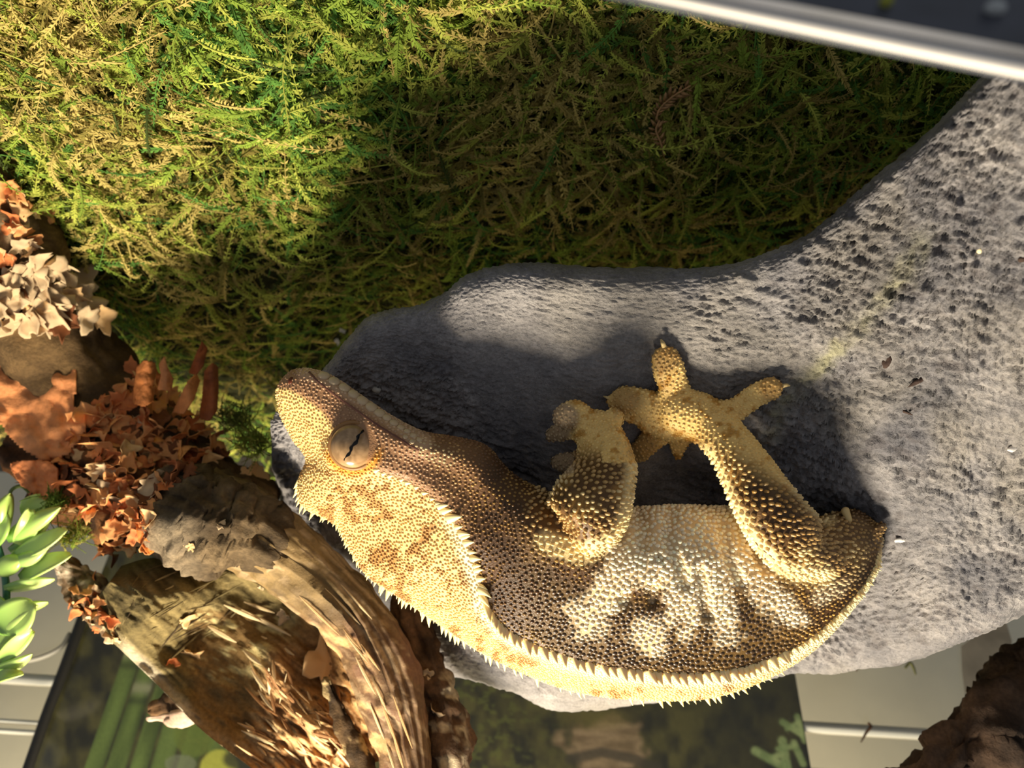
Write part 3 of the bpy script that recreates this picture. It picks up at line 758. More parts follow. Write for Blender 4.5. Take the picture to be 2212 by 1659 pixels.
LT = [_tb, g_tree]
for i, (lx, ly, lr) in enumerate(lips):
    d_, n_ = gdep(lx, ly, .149); c_ = P(np.float64(lx), np.float64(ly), np.float64(d_)); u1 = P(np.float64(lx + 8), np.float64(ly + 6), np.float64(d_)) - c_
    u1 -= n_ * (u1 @ n_); u1 /= np.linalg.norm(u1); u2 = np.cross(n_, u1); s_ = 1.15 * lr * d_ / FPX
    V, F = ell(c_, u1 * s_ * .78, u2 * s_ * .82, n_ * s_ * .42, 12, 8); link('lip_scale', mesh_np('lip_scale', V, F), m_lip, gecko)
# mouth line
mp = [(668, 806), (690, 826), (715, 846), (745, 868), (775, 890), (805, 912), (835, 932), (862, 948), (885, 962), (905, 972)]
mp = cr(np.array(mp, float), 40); MV = []
for x0, y0 in mp:
    for o_ in (-1.6, 0, 1.6):
        d_, n_ = gdep(x0 + o_ * .6, y0 - o_, .149); MV.append(P(np.float64(x0 + o_ * .6), np.float64(y0 - o_), np.float64(d_)) + n_ * (.00042 + .00006 * (o_ == 0)))
link('mouth_line', mesh_np('mouth_line', np.array(MV), grid_faces(40, 3, closed=False)), M('mouth_mauve', lin(112, 72, 56), .6), gecko)
m_claw = M('claw_horn', lin(206, 178, 120), .35)
for pts in ([(1436, 752, .0022, 6), (1432, 742, .0026, 5), (1428, 734, .0018, 2)], [(1690, 834, .0018, 5), (1700, 832, .002, 3.5), (1706, 833, .0012, 1.5)], [(1318, 862, .0018, 4), (1310, 858, .002, 3), (1304, 856, .0012, 1.4)]):
    V, F = loft(tube([(a, b, rd(a, b, c), r) for a, b, c, r in pts], 8, 8)); link('claw', mesh_np('claw', V, F), m_claw, gecko)
V, F = loft(tube([(1833, 1125, .1665, 9), (1829, 1112, .1662, 9), (1826, 1104, .166, 10)], 8, 10)); link('claw', mesh_np('claw', V, F), m_claw, gecko)
# ------------------------------------------------------------------ driftwood, bark and logs
def px_of(R): return proj(R)
def wood(name, path, colf, mat, n=60, m=48, flat=1.0, amp=(0.0014, 0.0006, 0.0004), grain=1.0, seed=0, rings=None, flat_end=False, crack=None, **kw):
    R = tube(path, n, m, flat, cap=5, flat_end=flat_end) if rings is None else rings
    N = normals_grid(R); mid = R.shape[0] // 2
    if ((R[mid, 0] - R[mid].mean(0)) @ N[mid, 0]) < 0: N = -N
    nn_, mm_ = R.shape[:2]
    th = np.arange(mm_) * 2 * math.pi / mm_
    sl = np.concatenate([[0], np.cumsum(np.linalg.norm(np.diff(R.mean(1), axis=0), axis=1))])
    G = np.stack([np.broadcast_to(np.cos(th)[None], (nn_, mm_)) * 5, np.broadcast_to(np.sin(th)[None], (nn_, mm_)) * 5, np.broadcast_to((sl / 0.016)[:, None], (nn_, mm_))], -1)
    fib = -np.abs(vn(G * np.array([1.6, 1.6, .35]), seed + 3)) - .6 * np.abs(vn(G * np.array([4, 4, .5]), seed + 4))
    disp = amp[0] * fbm(R / 0.014, 3, seed) + amp[1] * fib * grain + amp[2] * fbm(R / 0.0028, 2, seed + 9)
    if crack: disp = disp - crack[1] * sstep(.12, .02, np.abs(vn(R / crack[0], seed + 31)))
    R = R + N * disp[..., None]
    x, y, d = px_of(R)
    c = colf(x, y, fib, R)
    V, F = loft(R); cc = np.concatenate([c.reshape(-1, 3), c[0].mean(0, keepdims=True), c[-1].mean(0, keepdims=True)])
    me = mesh_np(name, V, F, cc); return me
m_bark = M('bark', None, 0.85, [(1100, 0.7, 0.0007, 'n'), (3500, .4, .0003, 'n')], spec=.2, noise=(900, .75, 1.25))
m_wood = M('bare_wood', None, 0.65, [(1600, 0.45, 0.0004, 'n')], spec=.3, noise=(1200, .85, 1.15))
def c_log(x, y, f, R):
    g = fbm(R / 0.008, 4, 3); c = mix(lin(70, 52, 30), lin(116, 90, 56), .5 + .7 * g)
    c = mix(c, lin(190, 160, 120), .6 * sstep(.25, .6, fbm(R / 0.006, 3, 14)) * sstep(740, 650, y)); return c
log_me = wood('fallen_log', [(-150, 300, .196, 150), (-50, 500, .213, 152), (62, 700, .232, 152), (180, 862, .237, 142), (310, 970, .232, 116), (430, 1050, .229, 92), (530, 1100, .229, 80)], c_log, m_bark, 90, 64, .9, (.003, .0012, .0009), seed=2)
fallen_log = link('fallen_log', log_me, m_bark, label='rough brown log lying on the moss, crusted with pale lichen', cat='log')
def c_chunk(x, y, f, R): return mix(lin(60, 38, 20), lin(130, 84, 44), .5 + .7 * fbm(R / 0.005, 3, 8))
chunk_me = wood('bark_chunk', [(60, 990, .226, 70), (150, 1040, .220, 96), (250, 1080, .216, 105), (330, 1110, .212, 80)], c_chunk, m_bark, 60, 48, .8, (.003, .001, .001), seed=5)
link('bark_chunk', chunk_me, m_bark, label='dark bark chunk buried under the orange flakes', cat='bark')
def c_branch(x, y, f, R):
    g = fbm(R / 0.01, 3, 6); c = mix(lin(98, 78, 46), lin(150, 122, 76), .5 + .5 * g)
    c = mix(c, lin(84, 64, 38), .6 * sstep(0, .5, vn(np.stack([(y - x) / 11, (x + y) / 160, 0 * x], -1), 19)))
    c = mix(c, lin(122, 84, 62), .8 * sstep(1290, 1400, y) * (.5 + .5 * sstep(-.3, .3, g)))
    raw = sstep(-.15, .25, n2((y - .6 * x) * 1.6, (x + 1.2 * y) * .35, 26, 41, 3)) * sstep(1340, 1380, y) * sstep(30, -30, (x - np.interp(y, [1350, 1450, 1560, 1660], [770, 800, 830, 860])))
    c = mix(c, lin(214, 170, 112), raw * .85)
    return mix(c, lin(200, 170, 128), .5 * sstep(.45, .7, vn(np.stack([(y - x) / 7, (x + y) / 120, 0 * x], -1), 9)))
branch_p = [(425, 1100, .2020, 100), (545, 1155, .2010, 98), (630, 1212, .2000, 92), (728, 1296, .1985, 88), (798, 1395, .1965, 82), (842, 1490, .1945, 74), (872, 1605, .192, 66), (892, 1740, .189, 66)]
branch_me = wood('driftwood_branch', branch_p, c_branch, m_wood, 130, 64, .9, (.0012, .0024, .0003), seed=11, flat_end=True)
branch = thing('driftwood_branch', 'bare weathered driftwood branch with bark left at one end, behind the gecko', 'branch', P(np.float64(700), np.float64(1290), np.float64(.205)))
link('bare_wood', branch_me, m_wood, branch)
def c_cap(x, y, f, R):
    g = fbm(R / 0.006, 4, 9); c = mix(lin(66, 52, 34), lin(116, 96, 68), .5 + .6 * g)
    c = mix(c, lin(176, 158, 130), .35 * sstep(470, 360, x) * sstep(1090, 1140, y)); return c
cap_me = wood('bark_collar', [(395, 1098, .1995, 112), (450, 1125, .1990, 114), (510, 1146, .1985, 108), (556, 1170, .1985, 84)], c_cap, m_bark, 60, 64, .95, (.003, .0012, .0012), seed=15, crack=(.006, .0016))
link('bark_collar', cap_me, m_bark, branch)
side_me = wood('side_bark', [(880, 1300, .2060, 34), (905, 1380, .2045, 48), (930, 1470, .2020, 56), (962, 1570, .1990, 56), (990, 1740, .196, 52)], lambda x, y, f, R: mix(mix(lin(66, 48, 32), lin(118, 88, 62), .5 + .7 * fbm(R / .006, 4, 2)), lin(186, 168, 136), .8 * sstep(.35, .6, fbm(R / .004, 3, 44)) * sstep(1430, 1480, y)), m_bark, 70, 40, .8, (.002, .0016, .001), seed=22)
link('side_bark', side_me, m_bark, branch)
stick_me = wood('dark_stick', [(705, 1478, .2000, 16), (742, 1560, .1985, 26), (778, 1650, .197, 30), (800, 1730, .195, 30)], lambda x, y, f, R: mix(mix(lin(52, 38, 22), lin(92, 68, 40), .5 + .6 * fbm(R / .004, 3, 2)), lin(186, 158, 108), .8 * sstep(.2, .5, fbm(R / .003, 3, 12))), m_bark, 50, 24, .9, (.0008, .0012, .0006), seed=25)
link('dark_stick', stick_me, m_bark, label='thin dark peeling stick beside the splintered log', cat='stick')

# hollow, splintered bark log: a trough open towards the lamp
def build_hollow():
    lo = cr(np.array([(205, 1300), (228, 1370), (262, 1405), (335, 1475), (430, 1572), (520, 1642), (620, 1715)], float), 110)
    up = cr(np.array([(262, 1222), (330, 1205), (430, 1215), (560, 1262), (700, 1375), (770, 1490), (830, 1640)], float), 110)
    v = np.linspace(0, 1, 80)[None]; u = np.linspace(0, 1, 110)[:, None]
    X = lo[:, :1] + (up[:, :1] - lo[:, :1]) * v; Y = lo[:, 1:] + (up[:, 1:] - lo[:, 1:]) * v
    bow = np.sin(np.clip(v, 0, 1) * math.pi)
    conc = sstep(.30, .52, u)
    d = .2090 + .012 * sstep(.55, 1, v) - .012 * bow ** .7 * (1 - conc) + .013 * bow ** .8 * conc - .010 * u
    d = d + .0016 * sstep(.14, 0, v) * conc
    # the torn heartwood lump inside
    d = d - .013 * np.exp(-(((X - 655) / 62) ** 2 + ((Y - 1560) / 75) ** 2)) - .008 * np.exp(-(((X - 600) / 40) ** 2 + ((Y - 1440) / 70) ** 2))
    G = np.stack([X / 60 + Y / 34, (Y - .9 * X) / 16, 0 * X], -1)
    fib = vn(G, 4) + .6 * vn(G * 2.3, 5)
    tear = sstep(520, 600, X) * sstep(1350, 1430, Y)
    d = d - .0011 * fib * (.5 + 1.3 * tear) + .0013 * fbm(np.stack([X / 40, Y / 40, 0 * X], -1), 3, 7)
    front = P(X, Y, d)
    Xb, Yb = X[:, ::-1][:, 1:-1], Y[:, ::-1][:, 1:-1]
    db = (d[:, :1] + (d[:, -1:] - d[:, :1]) * v)[:, ::-1][:, 1:-1] + .004 + .024 * np.sin(v[:, 1:-1] * math.pi)
    back = P(Xb, Yb, db); R = np.concatenate([front, back], 1)
    x, y, _ = px_of(R); g = fbm(R / .006, 4, 3)
    f = vn(np.stack([(x - y) / 10 , (x + y) / 70, 0 * x], -1), 4)
    c = mix(lin(74, 62, 34), lin(134, 116, 72), .5 + .6 * f)
    rimd = sstep(34, 6, np.abs((y - np.interp(x, lo[:, 0], lo[:, 1]))) * .75) * sstep(230, 300, x)
    c = mix(c, lin(206, 190, 160), .85 * rimd * (.6 + .4 * sstep(-.3, .2, g)))
    inner = sstep(390, 440, x) * sstep(1290, 1340, y) * (1 - tear_px(x, y))
    c = mix(c, lin(132, 100, 58), inner * .75); c = mix(c, lin(196, 178, 122), inner * sstep(.12, .3, n2(x * .8 + y * .3, y * 1.6 - x * .6, 30, 12, 3)) * sstep(680, 600, x) * sstep(1500, 1420, y))
    t2 = tear_px(x, y); fs = vn(np.stack([(x * .55 + y) / 44, (y - 1.0 * x) / 6, 0 * x], -1), 9)
    c = mix(c, mix(lin(138, 92, 50), lin(216, 172, 116), .5 + .8 * fs), t2 * .95)
    c = mix(c, lin(164, 124, 74), np.exp(-(((x - 690) / 60) ** 2 + ((y - 1440) / 90) ** 4)) * .8)
    V, F = loft(R); cc = np.concatenate([c.reshape(-1, 3), c[0].mean(0, keepdims=True), c[-1].mean(0, keepdims=True)])
    return mesh_np('hollow_log', V, F, cc)
def tear_px(x, y): return sstep(530, 590, x + .25 * (y - 1500)) * sstep(1360, 1430, y + .25 * (x - 600))
hol_me = build_hollow()
hollow = thing('hollow_log', 'hollow bark log torn open with tan splinters inside, beside the bare branch', 'log', P(np.float64(450), np.float64(1450), np.float64(.22)))
link('bark_shell', hol_me, m_bark, hollow)
hol_t, branch_t, log_t, chunk_t, cap_t = (tree_of(q) for q in (hol_me, branch_me, log_me, chunk_me, cap_me))
m_splint = [M('splinter_tan', lin(206, 164, 110), .6, [(2500, .4, .0003, 'n')]), M('splinter_pale', lin(222, 194, 144), .6, [(2500, .4, .0003, 'n')]), M('splinter_brown', lin(150, 104, 60), .65, [(2500, .4, .0003, 'n')])]
def splinter(x, y, ang, L, wd, mat, par, trees, lift=.0012, name='splinter'):
    a = math.radians(ang); pts = []
    for t in np.linspace(-.5, .5, 5):
        xx, yy = x + L * t * math.cos(a), y + L * t * math.sin(a); h = hit(xx, yy, trees)
        if h is None: return None
        dd = float((np.array(h[0]) - CAM) @ _F); pts.append((xx, yy, dd))
    ds = np.array(pts); ds[:, 2] = np.linspace(ds[0, 2], ds[-1, 2], 5) - lift * (1 + np.linspace(-.6, .9, 5))
    path = [(q[0], q[1], q[2], wd * (1 - abs(t) ** 2 * 3.2)) for q, t in zip(ds, np.linspace(-.5, .5, 5))]
    V, F = loft(tube(path, 8, 6, .6, cap=2)); return link(name, mesh_np(name, V, F, smooth=False), mat, par)
for i in range(78):
    t = random.random(); x0 = random.uniform(540, 745); y0 = random.uniform(1440, 1650)
    if x0 - 540 > 60 + (y0 - 1380) * 1.1: continue
    if 650 < x0 < 730 and 1400 < y0 < 1530: continue
    splinter(x0, y0, random.gauss(38 if y0 > 1540 else 62, 16) + (180 if random.random() < .5 else 0), random.uniform(26, 80), random.uniform(1.8, 4.6), random.choice(m_splint), hollow, [hol_t])
for q in ((525, 1325, 24, 90, 5), (575, 1345, 28, 120, 5), (560, 1312, 20, 70, 4), (640, 1340, 26, 120, 4), (480, 1370, 30, 70, 6), (600, 1395, 30, 80, 6), (560, 1470, 55, 60, 6), (545, 1420, 40, 50, 7)):
    splinter(*q, m_splint[1], hollow, [hol_t])
for x0, y0, an, L, wd in ((800, 1420, 55, 70, 3), (770, 1400, 52, 80, 3), (790, 1460, 62, 90, 4), (820, 1500, 66, 90, 3), (840, 1560, 70, 110, 4), (815, 1560, 68, 80, 3), (860, 1620, 74, 90, 4), (845, 1640, 72, 70, 3), (760, 1380, 50, 60, 3), (870, 1560, 70, 120, 3), (690, 1330, 44, 120, 3), (740, 1310, 46, 110, 3), (770, 1300, 48, 100, 2.6)):
    splinter(x0, y0, an, L, wd, random.choice(m_splint[:2]), branch, [branch_t], .0005)

m_fib = [M('fibre_olive', lin(120, 104, 64), .7), M('fibre_dark', lin(70, 54, 30), .75), M('fibre_pale', lin(176, 156, 112), .7)]
for i in range(70):
    x0, y0 = random.uniform(265, 560), random.uniform(1225, 1420)
    if y0 > 1240 + (x0 - 265) * .05 + 160 - max(0, x0 - 400) * .7 or hit(x0, y0, [branch_t, cap_t]) is not None: continue
    splinter(x0, y0, 150 - (x0 - 265) * .03 + random.gauss(0, 8) - (30 if x0 < 330 else 0), random.uniform(40, 110), random.uniform(1.2, 2.6), random.choices(m_fib, (3, 2, 1.4))[0], hollow, [hol_t], .0004, 'fibre')
# smaller wood bits round the hollow log
pale_me = wood('bark_lump', [(135, 1222, .2200, 34), (180, 1262, .2170, 52), (215, 1320, .2150, 50), (238, 1368, .2140, 26)], lambda x, y, f, R: mix(mix(lin(92, 72, 48), lin(140, 112, 84), .5 + .6 * fbm(R / .005, 3, 2)), lin(222, 200, 172), .85 * sstep(.05, .4, fbm(R / .004, 3, 5)) * sstep(1300, 1240, y)), m_bark, 44, 32, .8, (.0022, .001, .001), seed=31)
link('bark_lump', pale_me, m_bark, label='pale flaking bark lump beside the green plastic plant', cat='bark')
knob_t = tree_of(pale_me)
stub_me = wood('wood_stub', [(340, 1530, .2300, 22), (395, 1515, .2260, 38), (450, 1500, .2220, 44)], lambda x, y, f, R: mix(lin(66, 46, 26), lin(116, 84, 52), .5 + .7 * fbm(R / .005, 3, 2)), m_bark, 30, 24, .8, (.0015, .001, .0006), seed=33)
stub = thing('wood_stub', 'brown broken stub with a pink-grey lip under the hollow log', 'wood', P(np.float64(400), np.float64(1520), np.float64(.23)))
link('stub_wood', stub_me, m_bark, stub)
lip_me = wood('pale_lip', [(322, 1553, .2240, 5), (362, 1550, .2235, 8), (370, 1553, .2230, 15), (405, 1548, .2225, 19), (440, 1534, .2220, 15)], lambda x, y, f, R: mix(lin(176, 144, 120), lin(206, 176, 150), .5 + .7 * fbm(R / .004, 3, 2)), m_wood, 30, 20, .6, (.0006, .0004, .0003), seed=35)
link('pale_lip', lip_me, m_wood, stub)
rlog_me = wood('dark_log', [(2010, 1800, .200, 150), (2150, 1640, .212, 150), (2290, 1500, .222, 150), (2450, 1340, .230, 150), (2640, 1150, .236, 150), (2820, 980, .240, 150)], lambda x, y, f, R: mix(lin(48, 36, 26), lin(98, 76, 58), .5 + .7 * fbm(R / .008, 4, 2)), m_bark, 120, 72, .9, (.004, .0007, .0008), seed=37, crack=(.011, .0022))
link('dark_log', rlog_me, m_bark, label='dark brown bark log standing before the bare cream wall', cat='log')

# ------------------------------------------------------------------ flakes, leaves and lichen
m_flake = [M('flake_orange', lin(236, 164, 98), .6, [(1400, .4, .0004, 'n')], noise=(500, .75, 1.2)), M('flake_rust', lin(212, 124, 68), .65, [(1400, .4, .0004, 'n')], noise=(500, .75, 1.2)),
           M('flake_tan', lin(236, 190, 130), .6, [(1400, .4, .0004, 'n')], noise=(500, .8, 1.2)), M('flake_brown', lin(122, 70, 34), .7, [(1400, .4, .0004, 'n')], noise=(500, .75, 1.2)), M('lichen_cream', lin(222, 190, 146), .7, [(1400, .5, .0004, 'n')], noise=(600, .85, 1.1))]
def flake_mesh(seed, curl, lobes):
    r_ = np.random.default_rng(seed); n, k = 22, 5; V = [np.zeros(3)]; base = 1 + .0 * np.arange(n)
    ph = np.arange(n) * 2 * math.pi / n
    rad = (1 + .22 * np.sin(lobes * ph + r_.uniform(0, 6)) + .16 * np.sin((lobes * 2 + 1) * ph + r_.uniform(0, 6)) + r_.uniform(-.13, .13, n)) * np.where(np.cos(ph) > 0, 1.0, 1.0)
    asp = r_.uniform(.55, .95)
    for i in range(1, k + 1):
        for j in range(n):
            q = rad[j] * i / k; V.append([q * math.cos(ph[j]), q * math.sin(ph[j]) * asp, 0])
    V = np.array(V); x, y = V[:, 0], V[:, 1]
    z = curl * (x ** 2) * .55 + .35 * curl * x * y + .18 * fbm(np.stack([x * 1.7 + seed, y * 1.7, 0 * x], -1), 2, seed) + .10 * np.hypot(x, y) ** 2 * np.sin(5 * np.arctan2(y, x) + seed)
    th = curl * x * .9
    V2 = np.stack([np.where(abs(curl) > .05, np.sin(th) / (.9 * curl + 1e-6), x), y, z], -1)
    F = [(0, 1 + j, 1 + (j + 1) % n) for j in range(n)] + [(1 + (i - 1) * n + j, 1 + i * n + j, 1 + i * n + (j + 1) % n, 1 + (i - 1) * n + (j + 1) % n) for i in range(1, k) for j in range(n)]
    # thickness
    nV = len(V2); T = V2 - np.array([0, 0, .045]); B = 1 + (k - 1) * n
    F2 = [tuple(nV + i for i in f[::-1]) for f in F] + [(B + j, nV + B + j, nV + B + (j + 1) % n, B + (j + 1) % n) for j in range(n)]
    return mesh_np('flake', np.concatenate([V2, T]), F + F2)
FLK = []
for mi, mt in enumerate(m_flake):
    row = []
    for k in range(5):
        fm = flake_mesh(mi * 10 + k, (0.45, 1.1, -.8, 1.5, .7)[k], (3, 2, 4, 2, 5)[k]); fm.materials.append(mt); row.append(fm)
    FLK.append(row)
def put_flake(x, y, size, mi, trees, name, label, cat, group, spread=.8, vi=None, lift=.25, asp=1.0):
    h = hit(x, y, trees)
    if h is None: return None
    n_ = np.array(h[1]); dirc = ray(x, y)
    if n_ @ dirc > 0: n_ = -n_
    n_ = n_ + rng.normal(0, spread, 3) * .55 + UPW * .55; n_ /= np.linalg.norm(n_)
    if n_ @ dirc > 0: n_ = n_ - 1.2 * dirc * (n_ @ dirc) / (dirc @ dirc); n_ /= np.linalg.norm(n_)
    z = Vector(n_); x_ = Vector(rng.normal(0, 1, 3)); x_ = (x_ - z * x_.dot(z)).normalized(); y_ = z.cross(x_)
    d_ = float((np.array(h[0]) - CAM) @ _F); s = size * d_ / FPX
    o = bpy.data.objects.new(name, FLK[mi][random.randrange(5) if vi is None else vi]); COL.objects.link(o)
    mw = Matrix((x_, y_, z)).transposed().to_4x4() @ Matrix.Diagonal((s * asp, s, s, 1)); mw.translation = Vector(np.array(h[0]) + np.array(h[1]) * 0 + n_ * s * lift); o.matrix_world = mw
    o['label'] = label(x, y, mi, size) if callable(label) else label; o['category'] = cat; o['group'] = group
    return o
TW = [log_t, chunk_t, cap_t, hol_t, knob_t, branch_t]
MARKS = [((170, 930), 'against the large crumpled leaf'), ((315, 830), 'at the foot of the upright strips'), ((455, 900), 'by the dull brown strip beside the moss'), ((440, 985), 'on the edge above the bark collar'), ((350, 1060), 'touching the bark collar'),
         ((290, 970), 'in the middle of the heap'), ((210, 1000), 'between the crumpled leaf and the heap centre'), ((110, 1050), 'on the torn reddish leaf'), ((210, 1100), 'just above the plastic plant'), ((290, 1160), 'by the bright orange scrap'), ((255, 1225), 'hanging over the hollow log'), ((380, 900), 'under the bent orange strip')]
def flake_label(x, y, mi, size):
    k = min(MARKS, key=lambda m_: (m_[0][0] - x) ** 2 + (m_[0][1] - y) ** 2)[1]
    return f"{'large' if size > 26 else 'small' if size < 20 else 'curled'} {('orange', 'rust red', 'tan', 'dark brown', 'cream')[mi]} bark flake {k}"
def lichen_label(x, y, mi, size): return f"{'broad' if size > 35 else 'small' if size < 27 else 'medium'} {'tan' if mi == 2 else 'cream'} lichen scale {'on the mossward shoulder' if x > 150 else 'just below the rust flakes' if y < 620 else 'on the lower fringe of the crust' if y > 665 else 'in the middle of the crust'} of the fallen log"
def crumb_label(x, y, mi, size): return f"{'tiny' if size < 14 else 'larger'} {('orange', 'rust red', 'tan', 'dark brown', 'cream')[mi]} crumb {'at the plant end' if y < 1290 else 'on the lower tip' if y > 1345 else 'on the middle'} of the pale bark lump"
def rust_label(x, y, mi, size): return f"{'large' if size > 23 else 'small'} {('orange', 'rust red', 'tan', 'dark brown', 'cream')[mi]} flake {'against the moss edge' if y < 460 else 'just above the lichen crust' if y > 530 else 'in the middle'} of the rusty log end"
def inpoly(x, y, pts):
    c = False; j = len(pts) - 1
    for i in range(len(pts)):
        if (pts[i][1] > y) != (pts[j][1] > y) and x < (pts[j][0] - pts[i][0]) * (y - pts[i][1]) / (pts[j][1] - pts[i][1]) + pts[i][0]: c = not c
        j = i
    return c
def scatter(poly, count, smin, smax, wts, trees, name, label, cat, group, spread=.9, mind=13):
    xs = [p[0] for p in poly]; ys = [p[1] for p in poly]; done = []; tries = 0
    while len(done) < count and tries < count * 60:
        tries += 1; x, y = random.uniform(min(xs), max(xs)), random.uniform(min(ys), max(ys))
        if not inpoly(x, y, poly) or any((x - a) ** 2 + (y - b) ** 2 < mind * mind for a, b in done): continue
        mi = random.choices(range(5), wts)[0]
        if put_flake(x, y, random.uniform(smin, smax), mi, trees, name, label, cat, group, spread): done.append((x, y))
scatter([(165, 905), (240, 850), (300, 790), (440, 800), (474, 880), (476, 985), (380, 1040), (335, 1090), (320, 1190), (250, 1240), (215, 1190), (225, 1120), (120, 1085), (70, 1040), (120, 990)], 190, 15, 32, (5, 3.2, 2, 1.6, .25), TW, 'bark_flake', flake_label, 'bark flake', 'orange bark flakes heaped on the log')
scatter([(-10, 405), (60, 400), (115, 440), (90, 500), (60, 570), (-10, 600)], 20, 16, 30, (4, 4, 2, .5, .4), TW, 'rust_flake', rust_label, 'bark flake', 'rust flakes at the end of the lichen log', .7, 15)
scatter([(150, 1290), (215, 1230), (245, 1330), (262, 1395), (215, 1375), (150, 1310)], 24, 10, 20, (4, 3, 2, 1, 2), TW, 'orange_crumb', crumb_label, 'bark flake', 'orange crumbs on the bark lump', .8, 12)
scatter([(0, 600), (120, 550), (215, 650), (225, 690), (100, 700), (0, 690)], 34, 20, 44, (.1, .1, .6, .1, 6), [log_t], 'lichen_scale', lichen_label, 'lichen', 'cream lichen scales on the fallen log', .12, 20)
def single(x, y, s, mi, name, label, cat, spread=.3, vi=None, trees=TW, asp=1.0):
    o = put_flake(x, y, s, mi, trees, name, label, cat, None, spread, vi, .15, asp)
    if o: del o['group']
single(402, 1335, 22, 2, 'dry_leaf', 'narrow toothed tan leaf on the hollow bark log', 'leaf', .2, 0, asp=.8)
single(412, 1415, 40, 2, 'bark_curl', 'broad tan bark curl on the rim of the hollow log', 'bark flake', .3, 4)
single(372, 1430, 15, 1, 'rust_scrap', 'tiny rust red scrap beside the tan bark curl on the hollow log', 'bark flake', .3, 1)
single(555, 1025, 26, 2, 'tan_petal', 'round tan flake lying on the bark collar of the branch', 'bark flake', .2, 0)
single(530, 1022, 14, 2, 'tan_sliver', 'small oval tan flake beside the round one on the branch bark', 'bark flake', .2, 0)
single(412, 1180, 13, 2, 'golden_chip', 'golden round chip on the cracked bark collar', 'bark flake', .2, 0)
single(478, 1132, 12, 4, 'white_chip', 'tiny white chip in the crack of the bark collar', 'chip', .2, 2)
single(615, 1325, 17, 4, 'pale_chip', 'pale pointed chip in the dark gap between branch and hollow log', 'chip', .3, 1)
single(564, 1270, 9, 4, 'cream_crumb', 'cream crumb in the shade under the bare branch', 'chip', .3, 2)
single(700, 1430, 60, 2, 'tan_sheet', 'large smooth tan bark sheet inside the torn hollow log', 'bark flake', .15, 0)
single(728, 1635, 40, 2, 'frayed_leaf', 'frayed tan leaf at the foot of the dark stick', 'leaf', .2, 4, asp=1.0)
single(700, 1150, 32, 2, 'leaf_scrap', 'tan leaf scrap wedged between the branch and the gecko neck', 'leaf', .4, 2)
single(940, 1540, 20, 4, 'lichen_fleck', 'pale lichen fleck on the dark side bark of the branch', 'lichen', .2, 2, [tree_of(side_me)])
single(925, 1455, 16, 4, 'lichen_dot', 'small rounded lichen dot high on the side bark of the branch', 'lichen', .2, 0, [tree_of(side_me)])
# large crumpled leaf pieces
def crumple(name, poly, dfun, col, label, seed, amp=.0015, cat='leaf', curlf=None):
    P2 = np.array(poly, float); x0, y0 = P2.min(0); x1, y1 = P2.max(0); n = 46
    gx_, gy_ = np.meshgrid(np.linspace(x0, x1, n), np.linspace(y0, y1, n), indexing='ij'); idx = -np.ones((n, n), int); V, C = [], []
    ins = np.array([[inpoly(gx_[i, j], gy_[i, j], poly) for j in range(n)] for i in range(n)])
    F = []
    for i in range(n):
        for j in range(n):
            if ins[i, j]:
                idx[i, j] = len(V); x, y = gx_[i, j], gy_[i, j]
                nz = float(fbm(np.array([x / 30, y / 30, seed]), 4, seed)); rid = -abs(float(fbm(np.array([x / 60, y / 46, seed * 2.]), 3, seed + 3)))
                V.append(P(np.float64(x), np.float64(y), np.float64(dfun(x, y) + amp * nz * .6 + amp * rid * 1.1))); C.append(col * (1 + .22 * nz))
    for i in range(n - 1):
        for j in range(n - 1):
            q = (idx[i, j], idx[i + 1, j], idx[i + 1, j + 1], idx[i, j + 1])
            if min(q) >= 0: F.append(q)
    o = link(name, mesh_np(name, np.array(V), F, np.array(C)), m_leaf, label=label, cat=cat); s = o.modifiers.new('thickness', 'SOLIDIFY'); s.thickness = .0004; s.offset = 0
    return o
m_leaf = M('dry_leaf', None, .6, [(900, .6, .0007, 'n')], noise=(300, .8, 1.15))
crumple('crumpled_leaf', [(-40, 790), (0, 768), (22, 765), (40, 800), (62, 812), (88, 800), (98, 775), (104, 752), (130, 770), (165, 790), (168, 840), (160, 875), (185, 890), (190, 930), (150, 985), (90, 1000), (30, 960), (0, 920), (-40, 900)],
        lambda x, y: .218 + .00003 * (900 - y) - .000012 * (x - 80), lin(232, 150, 90), 'large crumpled orange leaf with a notched edge lying over the log', 3)
crumple('torn_leaf', [(20, 1000), (55, 992), (105, 995), (125, 1010), (130, 1060), (115, 1090), (85, 1075), (45, 1050), (25, 1020)], lambda x, y: .2115 + .00002 * (1040 - y), lin(222, 134, 78), 'torn reddish leaf scrap at the edge of the orange heap, above the plastic plant', 6)
crumple('orange_scrap', [(290, 1120), (310, 1105), (330, 1130), (322, 1160), (345, 1185), (320, 1200), (300, 1170)], lambda x, y: .196, lin(206, 112, 40), 'bright orange leaf scrap against the end of the bark collar', 9, .0012)
